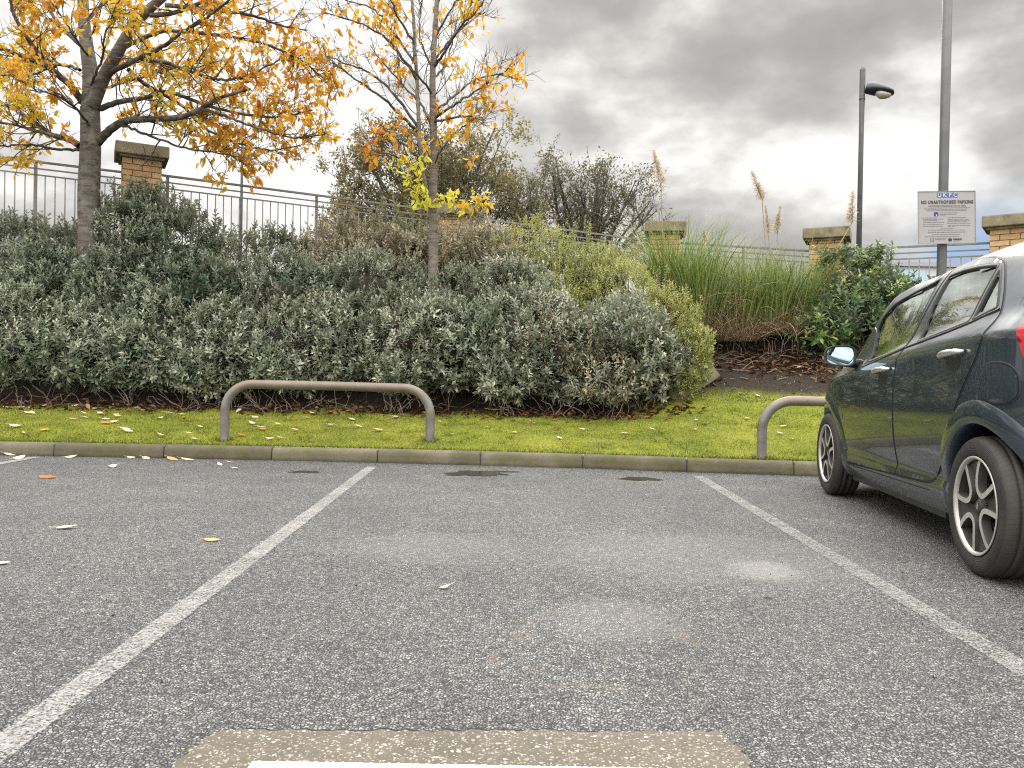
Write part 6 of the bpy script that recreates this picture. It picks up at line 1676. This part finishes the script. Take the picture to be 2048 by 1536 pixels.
MB().add(vs, [(i * na + k, i * na + (k + 1) % na, (i + 1) * na + (k + 1) % na, (i + 1) * na + k) for i in range(5) for k in range(na)], True).build('lantern_glass', simple('lantern_glass', (.50, .47, .38), .25, 0, .1, 10, coat=.6), lp)

# thin distant mast --------------------------------------------------------
p0 = at(482, 460, 30); tp = at(487, 195, 30)
o = empty('thin_mast', (p0.x, p0.y, 1.9)); tag(o, 'thin plain mast far behind the railings, seen below the orange leaves', 'mast')
MB().tube([(0, 0, -.2), (0, 0, tp.z - 1.9 - .05), (0, 0, tp.z - 1.9)], [.055, .045, .02], 10).build('pole', M_LAMPG, o)
mb = MB(); mb.box((0, 0, .3), (.16, .16, .5), bev=.01); mb.build('base', M_LAMPG, o)

# low building behind the right-hand railings -----------------------------
q0 = at(1752, 562, 42); q1 = at(2300, 562, 38); zt = at(1850, 524, 40).z
bd = empty('low_building', ((q0.x + q1.x) / 2, 41, 1.9)); tag(bd, 'long low pale grey industrial building behind the railings on the right', 'building')
M_CLAD = simple('pale_cladding', (.42, .43, .46), .6, 0, .06, .6); M_CLADB = simple('blue_cladding', (.30, .46, .52), .5, 0, .06, .6)
W_ = q1.x - q0.x; Hh = zt - 1.9
MB().box((0, 4, Hh / 2 - .1), (W_, 8, Hh)).build('wall', M_CLAD, bd)
mb = MB(); mb.box((0, 4, Hh + .02), (W_ + .3, 8.3, .22)); mb.build('roof_edge', simple('roof_trim', (.26, .27, .29), .5), bd)
mb = MB(); mb.box((-W_ / 2 + 1.35, -.03, Hh * .5 - .1), (1.3, .06, Hh * .92)); mb.build('blue_panel', M_CLADB, bd)
for i in range(4):
    w = MB(); w.box((-W_ / 2 + 5 + i * 2.6, -.04, Hh * .62), (1.5, .08, .9)); wo = w.build('window_frame', M_CLADB, bd)
    w = MB(); w.box((-W_ / 2 + 5 + i * 2.6, -.09, Hh * .62), (1.3, .03, .74)); w.build('pane', simple('dark_pane', (.05, .06, .07), .15, 0, .1), wo)

# ------------------------------------------------------------------ sky and light
w = bpy.data.worlds.new('World'); SC.world = w; w.use_nodes = True; nt = w.node_tree
for n in list(nt.nodes): nt.nodes.remove(n)
out = nt.nodes.new('ShaderNodeOutputWorld')
SUN_EL, SUN_AZ = R(34), R(12)          # azimuth to the right of the view direction
sky = N(nt, 'ShaderNodeTexSky', sky_type='NISHITA', sun_disc=False, sun_elevation=SUN_EL, sun_rotation=SUN_AZ)
bg_sky = N(nt, 'ShaderNodeBackground', inp={'Color': sky.outputs[0], 'Strength': .10})
dirv = nt.nodes.new('ShaderNodeTexCoord').outputs['Generated']
nv = N(nt, 'ShaderNodeVectorMath', operation='NORMALIZE', inp={0: dirv}).outputs[0]
sp = N(nt, 'ShaderNodeSeparateXYZ', inp={0: nv}); DX, DY, DZ = sp.outputs
zz = math_n(nt, 'ADD', math_n(nt, 'MAXIMUM', DZ, 0.0), .10)
cp_ = N(nt, 'ShaderNodeCombineXYZ', inp={0: math_n(nt, 'DIVIDE', DX, zz), 1: math_n(nt, 'DIVIDE', DY, zz), 2: 0.0}).outputs[0]
cp2 = N(nt, 'ShaderNodeMapping', inp={'Vector': nv, 'Location': (3.7, 1.3, .4), 'Scale': (1.0, 1.0, 1.8)}).outputs[0]
nA = noise(nt, cp2, 3.3, 6, .5, .0); nB = noise(nt, cp2, 10.0, 6, .52, .0); nC = noise(nt, cp2, 1.4, 3, .5)
d = math_n(nt, 'ADD', math_n(nt, 'ADD', math_n(nt, 'MULTIPLY', nA, .85), math_n(nt, 'MULTIPLY', nB, .62)), math_n(nt, 'MULTIPLY', nC, .20)); d = math_n(nt, 'SUBTRACT', d, .268)
def gauss(cx, cy, cz, k):
    v = Vector((cx, cy, cz)).normalized()
    dt = N(nt, 'ShaderNodeVectorMath', operation='DOT_PRODUCT', inp={0: nv, 1: tuple(v)}).outputs['Value']
    return math_n(nt, 'EXPONENT', math_n(nt, 'MULTIPLY', math_n(nt, 'SUBTRACT', dt, 1.0), k))
def sdir(px, py): return tuple(ray(px, py).normalized())
# where the cloud deck thins: low on the left, and a bright band either side of the veiled sun
thin = math_n(nt, 'MULTIPLY', gauss(*sdir(330, 330), 11.0), .15)
for (px, py, k, a_) in ((560, 180, 30, .10), (1220, 250, 600, .16), (1310, 265, 600, .12), (1430, 300, 500, .16), (1560, 305, 600, .08), (1590, 375, 500, .18), (1720, 355, 500, .15), (1850, 350, 420, .12), (1480, 415, 200, .02), (1800, 250, 90, .03), (650, 60, 60, .05), (1500, 150, 30, -.05), (1180, 150, 120, -.06), (1800, 60, 30, -.05), (1400, 390, 420, -.07), (1560, 430, 420, -.05), (1250, 470, 300, .06)):
    thin = math_n(nt, 'ADD', thin, math_n(nt, 'MULTIPLY', gauss(*sdir(px, py), k), a_))
v = math_n(nt, 'ADD', d, thin)
cloud = ramp(nt, v, [(.28, (.34, .335, .328)), (.43, (.42, .412, .40)), (.53, (.52, .508, .488)), (.61, (.69, .672, .64)), (.69, (.92, .90, .865)), (.80, (1.06, 1.045, 1.02))])
# the deck is far brighter overhead and behind the camera than over the horizon ahead
el = N(nt, 'ShaderNodeMapRange', interpolation_type='SMOOTHSTEP', inp={0: DZ, 1: .42, 2: .80, 3: 0.0, 4: 1.0}).outputs[0]
bk = N(nt, 'ShaderNodeMapRange', interpolation_type='SMOOTHSTEP', inp={0: DY, 1: .35, 2: -.5, 3: 0.0, 4: 1.0}).outputs[0]
gain = math_n(nt, 'ADD', 1.0, math_n(nt, 'ADD', math_n(nt, 'MULTIPLY', el, ZEN), math_n(nt, 'MULTIPLY', bk, BACK)))
bg_c = N(nt, 'ShaderNodeBackground', inp={'Color': cloud, 'Strength': gain})
# blue gap low on the right
gap = math_n(nt, 'MULTIPLY', gauss(*sdir(1990, 525), 700), 1.0)
gap = math_n(nt, 'ADD', gap, math_n(nt, 'MULTIPLY', gauss(*sdir(1900, 530), 900), .5))
gap = math_n(nt, 'MULTIPLY', gap, ramp(nt, nB, [(.35, (.2, .2, .2)), (.6, (1, 1, 1))]), True)
blue = N(nt, 'ShaderNodeBackground', inp={'Color': (.28, .46, .74, 1), 'Strength': 1.0})
mixb = N(nt, 'ShaderNodeMixShader', inp={0: math_n(nt, 'MULTIPLY', gap, .85, True), 1: bg_c.outputs[0], 2: blue.outputs[0]})
addb = N(nt, 'ShaderNodeMixShader', inp={0: .04, 1: mixb.outputs[0], 2: bg_sky.outputs[0]})
nt.links.new(addb.outputs[0], out.inputs[0])
sd = bpy.data.lights.new('sun', 'SUN'); sd.energy = SUN_E; sd.angle = R(18); sd.color = (1.0, .95, .87)
so = bpy.data.objects.new('sun', sd); COL.objects.link(so)
so.rotation_euler = Vector((-math.sin(SUN_AZ) * math.cos(SUN_EL), -math.cos(SUN_AZ) * math.cos(SUN_EL), -math.sin(SUN_EL))).to_track_quat('-Z', 'Y').to_euler()
SC.view_settings.view_transform = 'Standard'; SC.view_settings.look = 'None'; SC.view_settings.exposure = EXPO; SC.view_settings.gamma = 1.0
SC.render.engine = 'CYCLES'
cy = SC.cycles; cy.max_bounces = 6; cy.diffuse_bounces = 3; cy.glossy_bounces = 3; cy.transmission_bounces = 4; cy.transparent_max_bounces = 10
SC.cycles.filter_width = 1.15; cy.use_denoising = False; cy.caustics_reflective = False; cy.caustics_refractive = False; cy.sample_clamp_indirect = 6
w.cycles.sampling_method = 'AUTOMATIC'
SC.render.resolution_x = 1024; SC.render.resolution_y = 768
